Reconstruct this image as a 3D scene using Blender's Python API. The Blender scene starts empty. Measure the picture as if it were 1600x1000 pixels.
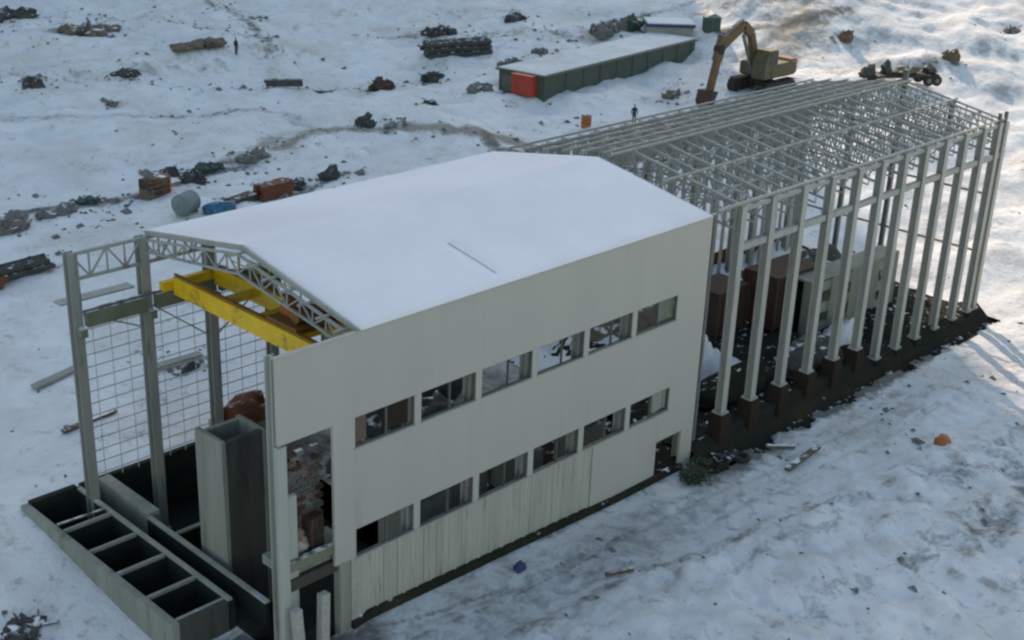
import bpy, bmesh, math, random
from mathutils import Vector, Matrix, noise
R = math.radians
random.seed(7)
scene = bpy.context.scene
C = scene.collection

# ---------------------------------------------------------------- camera
AZ, EL, ROLL = 0.809, 0.388, 0.039
CAM = Vector((-24.82, -35.33, 32.18))
fw = Vector((math.sin(AZ) * math.cos(EL), math.cos(AZ) * math.cos(EL), -math.sin(EL)))
rt = fw.cross(Vector((0, 0, 1))).normalized()
up = rt.cross(fw)
r2 = rt * math.cos(ROLL) + up * math.sin(ROLL)
u2 = -rt * math.sin(ROLL) + up * math.cos(ROLL)
cd = bpy.data.cameras.new('camera')
cam = bpy.data.objects.new('camera', cd)
C.objects.link(cam)
M = Matrix((r2, u2, -fw)).transposed().to_4x4()
M.translation = CAM
cam.matrix_world = M
cd.sensor_width = 36.0
cd.lens = 2044.5 / 1600 * 36.0
cd.clip_end = 3000
scene.camera = cam

# ---------------------------------------------------------------- sky, sun, exposure
SUN_AZ = math.atan2(0.59, 0.81)      # from +Y towards +X: behind the hall, a little left of the view
SUN_EL = R(27)
w = bpy.data.worlds.new('World')
scene.world = w
w.use_nodes = True
nt = w.node_tree
bg = nt.nodes['Background']
sky = nt.nodes.new('ShaderNodeTexSky')
sky.sky_type = 'NISHITA'
sky.sun_disc = False
sky.sun_elevation = SUN_EL
sky.sun_rotation = SUN_AZ
sky.altitude = 1800
sky.air_density = 2.0
sky.dust_density = 6.0
sky.ozone_density = 0.0
nt.links.new(sky.outputs[0], bg.inputs[0])
bg.inputs[1].default_value = 0.10
sd = bpy.data.lights.new('sun', 'SUN')
sd.energy = 2.4
sd.angle = R(0.6)
sd.color = (1.0, 0.80, 0.60)
sun = bpy.data.objects.new('sun', sd)
C.objects.link(sun)
sv = Vector((math.sin(SUN_AZ) * math.cos(SUN_EL), math.cos(SUN_AZ) * math.cos(SUN_EL), math.sin(SUN_EL)))
sun.rotation_euler = sv.to_track_quat('Z', 'Y').to_euler()
sun.location = (60, 60, 80)
vs = scene.view_settings
vs.view_transform = 'Standard'
vs.look = 'None'
vs.gamma = 1.0
vs.exposure = 0.96
scene.cycles.filter_width = 2.4
scene.cycles.max_bounces = 6


# ---------------------------------------------------------------- helpers
def tag(o, label=None, cat=None, group=None, kind=None):
    if label: o['label'] = label
    if cat: o['category'] = cat
    if group: o['group'] = group
    if kind: o['kind'] = kind
    return o


def empty(name, loc=(0, 0, 0), rz=0.0):
    o = bpy.data.objects.new(name, None)
    C.objects.link(o)
    o.location = loc
    o.rotation_euler = (0, 0, rz)
    o.empty_display_size = 0.3
    return o


def link_copy(src, parent=None, loc=None):
    o = src.copy()
    C.objects.link(o)
    o.parent = parent
    if loc is not None:
        o.location = loc
    return o


class MB:
    def __init__(s):
        s.v = []; s.f = []

    def _add(s, vs, fs):
        n = len(s.v)
        s.v += [tuple(p) for p in vs]
        s.f += [tuple(i + n for i in q) for q in fs]
        return s

    def box(s, x0, x1, y0, y1, z0, z1):
        return s._add([(x0, y0, z0), (x1, y0, z0), (x1, y1, z0), (x0, y1, z0),
                       (x0, y0, z1), (x1, y0, z1), (x1, y1, z1), (x0, y1, z1)],
                      [(0, 3, 2, 1), (4, 5, 6, 7), (0, 1, 5, 4), (1, 2, 6, 5), (2, 3, 7, 6), (3, 0, 4, 7)])

    def beam(s, p, q, a, b=None, upv=(0, 0, 1)):
        """oriented bar from p to q, a wide, b high"""
        b = a if b is None else b
        p = Vector(p); q = Vector(q)
        d = (q - p).normalized()
        u = Vector(upv)
        if abs(d.dot(u)) > 0.98:
            u = Vector((0, 1, 0))
        l = d.cross(u).normalized()
        u = l.cross(d)
        vs = []
        for e in (p, q):
            for i, j in ((-1, -1), (1, -1), (1, 1), (-1, 1)):
                vs.append(e + l * (a / 2 * i) + u * (b / 2 * j))
        return s._add(vs, [(0, 3, 2, 1), (4, 5, 6, 7), (0, 1, 5, 4), (1, 2, 6, 5), (2, 3, 7, 6), (3, 0, 4, 7)])

    def tube(s, p, q, r, n=10, r1=None):
        r1 = r if r1 is None else r1
        p = Vector(p); q = Vector(q)
        d = (q - p).normalized()
        u = Vector((0, 0, 1)) if abs(d.z) < 0.95 else Vector((1, 0, 0))
        l = d.cross(u).normalized(); u = l.cross(d)
        vs = []
        for e, rr in ((p, r), (q, r1)):
            for k in range(n):
                a = 2 * math.pi * k / n
                vs.append(e + l * (rr * math.cos(a)) + u * (rr * math.sin(a)))
        fs = [(k, (k + 1) % n, n + (k + 1) % n, n + k) for k in range(n)]
        fs += [tuple(reversed(range(n))), tuple(range(n, 2 * n))]
        return s._add(vs, fs)

    def prism(s, poly, y0, y1, M=None):
        """poly in x,z extruded along y"""
        n = len(poly)
        vs = [Vector((x, y0, z)) for x, z in poly] + [Vector((x, y1, z)) for x, z in poly]
        if M: vs = [M @ p for p in vs]
        fs = [tuple(range(n)), tuple(reversed(range(n, 2 * n)))]
        fs += [((k + 1) % n, k, n + k, n + (k + 1) % n) for k in range(n)]
        return s._add(vs, fs)

    def blob(s, c, rx, ry, rz, seed=0, rough=0.35, sub=2, flat=None, freq=1.3):
        bm = bmesh.new()
        bmesh.ops.create_icosphere(bm, subdivisions=sub, radius=1)
        for v in bm.verts:
            n = noise.noise(v.co * freq + Vector((seed * 7.3, seed * 3.1, seed))) + 0.5 * noise.noise(v.co * freq * 2.3 + Vector((seed, 0, 9)))
            k = 1 + rough * n
            p = v.co * k
            z = p.z
            if flat is not None: z = max(z, -flat)
            v.co = Vector((c[0] + p.x * rx, c[1] + p.y * ry, c[2] + z * rz))
        bm.verts.index_update()
        vs = [v.co.copy() for v in bm.verts]
        fs = [tuple(v.index for v in f.verts) for f in bm.faces]
        bm.free()
        return s._add(vs, fs)

    def build(s, name, mat, parent=None, loc=None, rz=None, smooth=False, bevel=0):
        me = bpy.data.meshes.new(name)
        me.from_pydata(s.v, [], s.f)
        me.update()
        if mat: me.materials.append(MATS[mat] if isinstance(mat, str) else mat)
        if smooth:
            for p in me.polygons: p.use_smooth = True
        o = bpy.data.objects.new(name, me)
        C.objects.link(o)
        o.parent = parent
        if loc is not None: o.location = loc
        if rz is not None: o.rotation_euler = (0, 0, rz)
        if bevel:
            m = o.modifiers.new('bevel', 'BEVEL'); m.width = bevel; m.segments = 1
        return o


# ---------------------------------------------------------------- materials
MATS = {}


def mat(name, c1, c2=None, scale=3.0, rough=0.75, bump=0.15, metal=0.0, bscale=None, c3=None, stain=0.0, detail=6, thr=(0.35, 0.65), streak=False, frost=0.0, spec=0.4):
    m = bpy.data.materials.new(name)
    m.use_nodes = True
    t = m.node_tree
    b = t.nodes['Principled BSDF']
    b.inputs['Roughness'].default_value = rough
    b.inputs['Metallic'].default_value = metal
    b.inputs['Specular IOR Level'].default_value = spec
    co = t.nodes.new('ShaderNodeTexCoord')
    geo = t.nodes.new('ShaderNodeNewGeometry')
    src = geo.outputs['Position']
    c2 = c2 or tuple(x * 0.8 for x in c1)
    n = t.nodes.new('ShaderNodeTexNoise')
    n.inputs['Scale'].default_value = scale
    n.inputs['Detail'].default_value = detail
    n.inputs['Roughness'].default_value = 0.65
    if streak:
        mp = t.nodes.new('ShaderNodeMapping')
        mp.inputs['Scale'].default_value = (1, 1, 0.12)
        t.links.new(src, mp.inputs[0]); t.links.new(mp.outputs[0], n.inputs['Vector'])
    else:
        t.links.new(src, n.inputs['Vector'])
    r = t.nodes.new('ShaderNodeValToRGB')
    r.color_ramp.elements[0].position = thr[0]; r.color_ramp.elements[0].color = (*c1, 1)
    r.color_ramp.elements[1].position = thr[1]; r.color_ramp.elements[1].color = (*c2, 1)
    t.links.new(n.outputs['Fac'], r.inputs[0])
    out = r.outputs[0]
    if c3:
        n2 = t.nodes.new('ShaderNodeTexNoise')
        n2.inputs['Scale'].default_value = scale * 0.31
        n2.inputs['Detail'].default_value = 8
        n2.inputs['Roughness'].default_value = 0.7
        t.links.new(mp.outputs[0] if streak else src, n2.inputs['Vector'])
        if streak: n2.inputs['Scale'].default_value = scale * 1.7
        r2_ = t.nodes.new('ShaderNodeValToRGB')
        r2_.color_ramp.elements[0].position = 0.62 - stain * 0.2
        r2_.color_ramp.elements[1].position = 0.70 - stain * 0.1
        t.links.new(n2.outputs['Fac'], r2_.inputs[0])
        mx = t.nodes.new('ShaderNodeMixRGB')
        mx.inputs[2].default_value = (*c3, 1)
        t.links.new(r2_.outputs[0], mx.inputs[0]); t.links.new(out, mx.inputs[1])
        out = mx.outputs[0]
    if frost > 0:
        # a dusting of snow caught on faces that look upwards
        sx = t.nodes.new('ShaderNodeSeparateXYZ')
        t.links.new(geo.outputs['True Normal'], sx.inputs[0])
        n3 = t.nodes.new('ShaderNodeTexNoise'); n3.inputs['Scale'].default_value = 2.2; n3.inputs['Detail'].default_value = 5
        t.links.new(src, n3.inputs['Vector'])
        ad = t.nodes.new('ShaderNodeMath'); ad.operation = 'MULTIPLY'
        t.links.new(sx.outputs[2], ad.inputs[0]); t.links.new(n3.outputs['Fac'], ad.inputs[1])
        r3 = t.nodes.new('ShaderNodeValToRGB')
        r3.color_ramp.elements[0].position = 0.62 - frost * 0.4
        r3.color_ramp.elements[1].position = 0.74 - frost * 0.4
        t.links.new(ad.outputs[0], r3.inputs[0])
        mx = t.nodes.new('ShaderNodeMixRGB'); mx.inputs[2].default_value = (0.78, 0.80, 0.83, 1)
        t.links.new(r3.outputs[0], mx.inputs[0]); t.links.new(out, mx.inputs[1])
        out = mx.outputs[0]
    t.links.new(out, b.inputs['Base Color'])
    if bump:
        bn = t.nodes.new('ShaderNodeTexNoise'); bn.inputs['Scale'].default_value = bscale or scale * 4
        bn.inputs['Detail'].default_value = 5
        t.links.new(src, bn.inputs['Vector'])
        bp = t.nodes.new('ShaderNodeBump'); bp.inputs['Strength'].default_value = bump; bp.inputs['Distance'].default_value = 0.05
        t.links.new(bn.outputs['Fac'], bp.inputs['Height']); t.links.new(bp.outputs[0], b.inputs['Normal'])
    MATS[name] = m
    return m


mat('panel', (0.435, 0.427, 0.39), (0.41, 0.405, 0.37), 0.5, 0.5, 0.03, c3=(0.375, 0.365, 0.33), stain=0.12, streak=True)
mat('panel_ribbed', (0.44, 0.435, 0.385), (0.36, 0.355, 0.31), 1.6, 0.6, 0.05, c3=(0.22, 0.21, 0.175), stain=0.32, streak=True)
mat('trim', (0.42, 0.415, 0.38), (0.36, 0.355, 0.33), 1.5, 0.5, 0.03)
mat('steel', (0.30, 0.31, 0.295), (0.37, 0.38, 0.365), 1.7, 0.55, 0.05, c3=(0.20, 0.165, 0.13), stain=0.15)
mat('steel_column', (0.405, 0.41, 0.38), (0.335, 0.34, 0.32), 1.1, 0.55, 0.05, c3=(0.26, 0.22, 0.18), stain=0.28, streak=True)
mat('steel_grey', (0.26, 0.265, 0.25), (0.33, 0.335, 0.315), 1.2, 0.55, 0.05, c3=(0.12, 0.12, 0.11), stain=0.3, streak=True)
mat('steel_dark', (0.10, 0.11, 0.11), (0.16, 0.165, 0.16), 1.5, 0.5, 0.05, frost=0.4)
mat('steel_pale', (0.42, 0.43, 0.42), (0.5, 0.5, 0.5), 2, 0.6, 0.02)
mat('olive_steel', (0.12, 0.14, 0.09), (0.18, 0.20, 0.15), 1.4, 0.5, 0.05, frost=0.55)
mat('crane_yellow', (0.85, 0.56, 0.015), (0.74, 0.46, 0.015), 1.5, 0.42, 0.03, c3=(0.33, 0.17, 0.02), stain=0.25)
mat('crane_rust', (0.26, 0.11, 0.03), (0.17, 0.08, 0.03), 2.0, 0.6, 0.1)
mat('window_frame', (0.13, 0.14, 0.13), (0.09, 0.095, 0.09), 2, 0.5, 0.0)
mat('concrete', (0.30, 0.31, 0.27), (0.21, 0.22, 0.19), 0.9, 0.85, 0.25, c3=(0.14, 0.15, 0.12), stain=0.4, streak=True)
mat('concrete_pale', (0.33, 0.34, 0.30), (0.25, 0.26, 0.23), 1.1, 0.85, 0.2, c3=(0.5, 0.52, 0.53), stain=0.2)
mat('concrete_dark_shade', (0.085, 0.085, 0.078), (0.055, 0.058, 0.052), 0.9, 0.85, 0.25, c3=(0.04, 0.042, 0.038), stain=0.5, streak=True)
mat('pit_shade_dark', (0.018, 0.024, 0.021), (0.030, 0.035, 0.030), 0.8, 0.9, 0.2, spec=0.1)  # near-black colour carries the shade inside the pit and basin cells
mat('formwork', (0.07, 0.058, 0.05), (0.045, 0.045, 0.04), 0.9, 0.8, 0.2, streak=True)
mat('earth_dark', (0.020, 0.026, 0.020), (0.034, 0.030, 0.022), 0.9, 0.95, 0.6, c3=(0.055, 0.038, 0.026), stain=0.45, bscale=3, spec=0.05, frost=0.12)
mat('earth', (0.13, 0.105, 0.08), (0.20, 0.175, 0.14), 1.1, 0.95, 0.6, bscale=4, frost=0.55)
mat('rock', (0.12, 0.115, 0.11), (0.20, 0.19, 0.18), 1.6, 0.9, 0.5, frost=0.35)
mat('rock_dark', (0.04, 0.044, 0.044), (0.085, 0.083, 0.078), 1.6, 0.9, 0.5, frost=0.3)
mat('rust', (0.19, 0.065, 0.030), (0.11, 0.045, 0.025), 2.2, 0.75, 0.3, frost=0.2)
mat('rust_brown', (0.075, 0.040, 0.030), (0.045, 0.030, 0.026), 0.8, 0.75, 0.2, streak=True, c3=(0.085, 0.045, 0.032), stain=0.3)
mat('footing_brown', (0.040, 0.028, 0.022), (0.026, 0.026, 0.020), 1.2, 0.9, 0.3, spec=0.1)
mat('timber', (0.17, 0.12, 0.075), (0.10, 0.075, 0.05), 2.5, 0.8, 0.2, frost=0.45)
mat('orange_paint', (0.45, 0.16, 0.035), (0.34, 0.11, 0.03), 2.0, 0.5, 0.05, c3=(0.2, 0.08, 0.03), stain=0.3)
mat('orange_dull', (0.30, 0.13, 0.06), (0.24, 0.11, 0.05), 2, 0.6, 0.05)
mat('olive_paint', (0.10, 0.095, 0.05), (0.075, 0.07, 0.04), 2, 0.6, 0.05)
mat('excavator_ochre', (0.145, 0.085, 0.032), (0.10, 0.065, 0.03), 1.6, 0.55, 0.05, c3=(0.10, 0.06, 0.03), stain=0.3)
mat('green_wall', (0.075, 0.095, 0.075), (0.055, 0.07, 0.058), 0.6, 0.6, 0.1, streak=True)
mat('red_paint', (0.42, 0.060, 0.035), (0.34, 0.045, 0.03), 1.5, 0.5, 0.05)
mat('blue_tarp', (0.045, 0.16, 0.27), (0.03, 0.11, 0.20), 2.5, 0.5, 0.3, frost=0.2)
mat('blue_dark', (0.03, 0.05, 0.16), (0.025, 0.04, 0.11), 2.5, 0.5, 0.2)
mat('teal_grey', (0.20, 0.25, 0.26), (0.14, 0.18, 0.19), 1.6, 0.6, 0.2, frost=0.25)
mat('rubber', (0.018, 0.018, 0.02), (0.03, 0.03, 0.03), 3, 0.8, 0.1, frost=0.05)
mat('shrub', (0.045, 0.075, 0.045), (0.07, 0.095, 0.06), 3, 0.8, 0.0)
mat('shrub_brown', (0.12, 0.095, 0.07), (0.17, 0.14, 0.11), 3, 0.85, 0.0)
mat('tarp_green', (0.03, 0.065, 0.05), (0.05, 0.085, 0.065), 2, 0.6, 0.3)
mat('cloth_dark', (0.02, 0.024, 0.035), (0.035, 0.036, 0.045), 5, 0.85, 0.1)
mat('skin', (0.40, 0.25, 0.18), (0.35, 0.21, 0.15), 5, 0.6, 0.0)
mat('brick', (0.26, 0.15, 0.10), (0.20, 0.115, 0.08), 4, 0.85, 0.2, frost=0.2)
mat('block_pink', (0.15, 0.11, 0.095), (0.115, 0.085, 0.075), 3, 0.9, 0.3)
mat('block_grey', (0.13, 0.14, 0.13), (0.10, 0.105, 0.10), 3, 0.9, 0.3)
mat('sack', (0.42, 0.40, 0.37), (0.33, 0.32, 0.30), 4, 0.8, 0.3)
mat('glass_dark', (0.02, 0.025, 0.03), (0.03, 0.03, 0.035), 2, 0.15, 0.0)


def snow_mat(name, dirt_attr=False, bump=0.5, tone=(0.80, 0.82, 0.86)):
    m = bpy.data.materials.new(name); m.use_nodes = True
    t = m.node_tree; L = t.links.new
    b = t.nodes['Principled BSDF']
    b.inputs['Roughness'].default_value = 0.75
    b.inputs['Specular IOR Level'].default_value = 0.2
    geo = t.nodes.new('ShaderNodeNewGeometry'); P = geo.outputs['Position']

    def N(scale, detail=6, rough=0.6, dist=0.0):
        n = t.nodes.new('ShaderNodeTexNoise'); n.inputs['Scale'].default_value = scale
        n.inputs['Detail'].default_value = detail; n.inputs['Roughness'].default_value = rough; n.inputs['Distortion'].default_value = dist
        L(P, n.inputs['Vector']); return n.outputs['Fac']

    def ramp(src, a, b_, ca=(0, 0, 0), cb=(1, 1, 1)):
        r = t.nodes.new('ShaderNodeValToRGB')
        r.color_ramp.elements[0].position = a; r.color_ramp.elements[0].color = (*ca, 1)
        r.color_ramp.elements[1].position = b_; r.color_ramp.elements[1].color = (*cb, 1)
        L(src, r.inputs[0]); return r.outputs[0]

    def math_(op, a, b_):
        n = t.nodes.new('ShaderNodeMath'); n.operation = op
        for i, x in enumerate((a, b_)):
            if isinstance(x, (int, float)): n.inputs[i].default_value = x
            else: L(x, n.inputs[i])
        return n.outputs[0]

    def mix(fac, a, b_):
        n = t.nodes.new('ShaderNodeMixRGB')
        L(fac, n.inputs[0])
        for i, x in ((1, a), (2, b_)):
            if isinstance(x, tuple): n.inputs[i].default_value = (*x, 1)
            else: L(x, n.inputs[i])
        return n.outputs[0]
    base = ramp(N(0.12, 5), 0.35, 0.65, tone, tuple(x * 0.90 for x in tone))
    col = base
    if dirt_attr:
        at = t.nodes.new('ShaderNodeAttribute'); at.attribute_name = 'dirt'
        sep = t.nodes.new('ShaderNodeSeparateColor'); L(at.outputs['Color'], sep.inputs[0])
        d, tr, ol = sep.outputs[0], sep.outputs[1], sep.outputs[2]
        col = mix(math_('MULTIPLY', ramp(N(0.33, 8, 0.68, 0.5), 0.42, 0.66), 0.55), col, (0.58, 0.58, 0.59))
        col = mix(math_('MULTIPLY', ramp(N(0.17, 7, 0.66, 0.8), 0.50, 0.66), 0.55), col, (0.58, 0.54, 0.48))
        # thin snow: soil and stubble showing through as specks
        sp = math_('ADD', N(1.1, 9, 0.72, 0.4), math_('MULTIPLY', tr, 0.16))
        col = mix(math_('MULTIPLY', ramp(sp, 0.575, 0.72), 0.66), col, (0.19, 0.175, 0.16))
        # trampled, wet snow
        col = mix(math_('MULTIPLY', tr, 0.55), col, (0.36, 0.375, 0.40))
        # bare earth zones
        dd = math_('ADD', math_('MULTIPLY', d, 0.85), math_('MULTIPLY', math_('SUBTRACT', N(0.7, 9, 0.75, 0.6), 0.5), 1.5))
        earth = ramp(N(1.9, 6), 0.35, 0.65, (0.045, 0.042, 0.036), (0.12, 0.108, 0.095))
        col = mix(math_('MULTIPLY', ramp(dd, 0.34, 0.62), 0.85), col, earth)
        sz = t.nodes.new('ShaderNodeSeparateXYZ'); L(geo.outputs['Normal'], sz.inputs[0])
        steep = math_('ADD', math_('MULTIPLY', math_('SUBTRACT', 1.0, sz.outputs[2]), 3.2), math_('MULTIPLY', math_('SUBTRACT', N(0.9, 10, 0.8, 0.4), 0.5), 2.0))
        col = mix(math_('MULTIPLY', ramp(steep, 0.25, 0.55), 0.6), col, (0.24, 0.22, 0.195))
        oo = math_('ADD', math_('MULTIPLY', ol, 0.9), math_('MULTIPLY', math_('SUBTRACT', N(0.8, 10, 0.78, 0.5), 0.5), 1.7))
        olive = ramp(N(0.9, 7), 0.35, 0.65, (0.17, 0.145, 0.105), (0.30, 0.255, 0.20))
        col = mix(math_('MULTIPLY', ramp(oo, 0.35, 0.75), 0.8), col, olive)
    L(col, b.inputs['Base Color'])
    h = math_('ADD', math_('MULTIPLY', N(0.9, 7, 0.6), 1.0), math_('MULTIPLY', N(4.5, 5, 0.6), 0.25))
    bp = t.nodes.new('ShaderNodeBump'); bp.inputs['Strength'].default_value = bump; bp.inputs['Distance'].default_value = 0.35
    L(h, bp.inputs['Height']); L(bp.outputs[0], b.inputs['Normal'])
    MATS[name] = m


snow_mat('snow_ground', True, 0.6, (0.82, 0.83, 0.85))
snow_mat('snow', False, 0.25)
mat('snow_patchy', (0.72, 0.73, 0.75), (0.55, 0.55, 0.56), 0.5, 0.8, 0.4, c3=(0.05, 0.05, 0.042), stain=1.1, bscale=3)
snow_mat('snow_roof', False, 0.10, (0.92, 0.885, 0.93))
snow_mat('snow_mountain', False, 0.6)


# ---------------------------------------------------------------- terrain
def lerp_tab(t, x):
    if x <= t[0][0]: return t[0][1]
    for (a, b), (c, d) in zip(t, t[1:]):
        if x <= c: return b + (d - b) * (x - a) / (c - a)
    return t[-1][1]


def sst(a, b, x):
    t = min(1.0, max(0.0, (x - a) / (b - a))); return t * t * (3 - 2 * t)


FRONT = [(-30, -1.2), (-8, -0.7), (0, -0.5), (4, 0.2), (12, -0.1), (20, -0.45), (40, -0.6), (60, -0.7), (80, -0.2), (140, 2.0)]


def h_base(x, y):
    s = 0.59 * x + 0.81 * y; u = 0.81 * x - 0.59 * y; d = 0.72 * x + 0.69 * y
    fr = lerp_tab(FRONT, x) - 0.02 * max(0.0, -y - 6)
    bk = 0.9 + 0.045 * max(0.0, d - 22) + 0.10 * max(0.0, d - 105)
    t = sst(3.0, 19.0, y) if x < 58 else sst(-6.0, 40.0, y)
    z = fr + (bk - fr) * t
    z += 1.4 * sst(-4.5, 4.5, y - (88 - 0.15 * x)) * (1 - sst(60, 85, x))
    c = u - (62 + 0.10 * (s - 95)); z += 5.0 * math.exp(-(c / 12.0) ** 2) * sst(88, 125, s)
    z += 3.0 * sst(70, 140, u) * sst(60, 140, s)
    return z


RECTS = [(-2.62, 0.35, 3.75, 16.35), (0.35, 26.2, 0.12, 16.35), (26.2, 58.9, -1.1, 15.6)]


def in_rect(x, y, m=0.0):
    return any(a + m < x < b - m and c + m < y < d - m for a, b, c, d in RECTS)


def edge_dist(x, y):
    best = 99
    for a, b, c, d in RECTS:
        dx = max(a - x, 0, x - b); dy = max(c - y, 0, y - d)
        best = min(best, math.hypot(dx, dy))
    return best


def seg_d(x, y, a, b):
    dx, dy = b[0] - a[0], b[1] - a[1]
    t = max(0, min(1, ((x - a[0]) * dx + (y - a[1]) * dy) / (dx * dx + dy * dy)))
    return math.hypot(x - a[0] - t * dx, y - a[1] - t * dy)


RUTS = [
    [(2, -1.4), (7.2, -2.0), (11.7, -2.45), (15.3, -2.65), (24, -3.0), (34, -3.6), (45, -4.0)],
    [(2, -3.1), (7.2, -3.65), (11.7, -4.1), (15.3, -4.3), (24, -4.65), (34, -5.3), (45, -5.7)],
    [(0, -5.5), (9, -5.6), (18, -5.6), (26, -6.3), (36, -8.2)],
]


def ground_z(x, y):
    z = h_base(x, y)
    k = sst(0.0, 3.0, edge_dist(x, y))
    far = sst(30, 90, math.hypot(x, y))
    p = Vector((x, y, 0))
    n = noise.fractal(p * 0.16, 0.9, 2.1, 5) * (0.22 + 0.55 * far) + 1.1 * far * noise.fractal(p * 0.045 + Vector((3, 7, 0)), 0.9, 2.1, 4)
    rough = sst(-3.0, -7.0, y) if x < 70 else 1.0
    if y > 16: rough = 0.6
    yl = -3.9 - 0.11 * (x - 8)
    bank = sst(0.0, 2.2, yl - y) * sst(-2, 6, x)
    if y < 0: n += bank * (0.55 + 0.42 * noise.fractal(p * 0.42 + Vector((2, 9, 1)), 0.7, 2.2, 6))
    if -9 < x < -3 and 2 < y < 18: n += 0.22 * noise.fractal(p * 0.7 + Vector((8, 2, 1)), 0.7, 2.2, 5)
    n += noise.fractal(p * 0.8 + Vector((5, 1, 3)), 0.7, 2.1, 5) * 0.17 * rough * (1 if y < 10 else 0.6)
    if -9 < y < -0.5 and 0 < x < 45:
        for P_ in RUTS:
            d = min(seg_d(x, y, a, b) for a, b in zip(P_, P_[1:]))
            if d < 1.2: n += (-0.11 * math.exp(-(d / 0.22) ** 2) + 0.04 * math.exp(-((d - 0.45) / 0.2) ** 2)) * (0.55 + 0.9 * noise.noise(Vector((x * 0.25, y, 3))))
    return z + n * k


# dirt zones: x, y, rx, ry, rot, strength, channel (0 earth, 1 trampled, 2 olive stubble)
ZONES = [
    (-1.2, 1.6, 3.0, 2.2, 0, 1.0, 0), (-4.2, 8, 1.2, 8, 0, 0.25, 1),
    (1.5, -1.0, 3.0, 1.6, 0, 1.0, 0), (14, -0.3, 13, 0.55, 0, 0.55, 0),
    (42, -1.3, 17, 1.1, 0, 0.95, 0), (28, -1.6, 4.5, 1.5, 0, 0.9, 0),
    (14, -2.6, 16, 0.35, -0.06, 0.42, 0), (14, -4.2, 16, 0.3, -0.06, 0.30, 0),
    (26, -8.5, 24, 1.6, -0.06, 0.42, 0), (38, -11, 16, 3.5, -0.1, 0.44, 0), (31, -14, 9, 2.5, -0.05, 0.55, 0), (20, -12, 10, 4, 0, 0.36, 0), (28, -18, 8, 3, 0, 0.42, 0), (-6, 6, 3.2, 6, 0, 0.50, 0), (-5, 15, 3.5, 3, 0, 0.42, 0),
    (16, -3.2, 14, 2.0, -0.05, 0.95, 1), (5, -4, 8, 4, 0, 0.8, 1), (40, -4, 14, 1.8, -0.05, 0.55, 1),
    (10, 22, 12, 3.0, 0, 0.30, 0), (4, 19, 7, 2.0, 0, 0.40, 0), (8, 30, 8, 3, 0.2, 0.22, 0), (-6, 14, 3, 5, 0, 0.25, 0),
    (21, 52.5, 9, 0.9, -0.08, 0.75, 0), (33, 53.5, 6, 0.9, -0.15, 0.75, 0), (40, 56, 8, 1.6, 0.4, 0.45, 2),
    (34, 45.5, 8, 0.8, 0.12, 0.6, 0), (11, 42.5, 4, 0.8, 0.1, 0.6, 0), (52, 47, 26, 1.3, -0.25, 0.42, 2), (58, 44, 16, 1.0, -0.55, 0.5, 2),
    (44, 97, 4.5, 3.0, 0, 0.75, 0), (52, 83, 6, 2.5, -0.3, 0.35, 0), (40, 108, 4, 2.5, 0, 0.65, 0), (42, 82, 5, 1.5, 0, 0.35, 0),
    (65, 68, 14, 4, -0.2, 0.33, 0), (80, 70, 12, 4, -0.3, 0.4, 0), (72, 57, 6, 2.0, -0.3, 0.35, 0), (92, 66, 9, 4, -0.4, 0.6, 2),
    (30, 87, 18, 0.9, -0.15, 0.4, 1), (90, 78, 14, 6, -0.3, 0.35, 0), (60, 66, 8, 1.3, -0.3, 0.3, 0),
    (100, 46, 9, 5, -0.3, 0.75, 2), (107, 48.0, 13, 4.5, 0.45, 0.85, 2), (62, 76, 42, 22, -0.6, 0.20, 0), (22, 26, 16, 8, 0, 0.18, 0), (110, 30, 22, 16, -0.4, 0.2, 0), (96, 40, 7, 4, 0, 0.5, 2), (108, 36, 9, 4, -0.3, 0.5, 2), (112, 40, 8, 5, -0.3, 0.42, 2), (92, 44, 5, 2.5, -0.5, 0.55, 0), (113, 47.5, 10, 2.0, 0.45, 0.6, 0),
    (104, 38, 9, 4, -0.4, 0.55, 2), (112, 34, 8, 2.5, -0.4, 0.5, 2), (98, 33, 10, 3.0, -0.5, 0.4, 2), (85, 8, 8, 3, 0.3, 0.45, 2), (70, 5, 4, 5, 0.3, 0.40, 2),
    (128, 34, 8, 3, -0.3, 0.35, 0), (84, 46, 5, 2, -0.4, 0.45, 0), (72, 47, 4, 1.2, 0, 0.35, 0),
    (120, 60, 18, 6, -0.5, 0.4, 0), (132, 48, 14, 4, 0.4, 0.35, 0),
]


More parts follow.
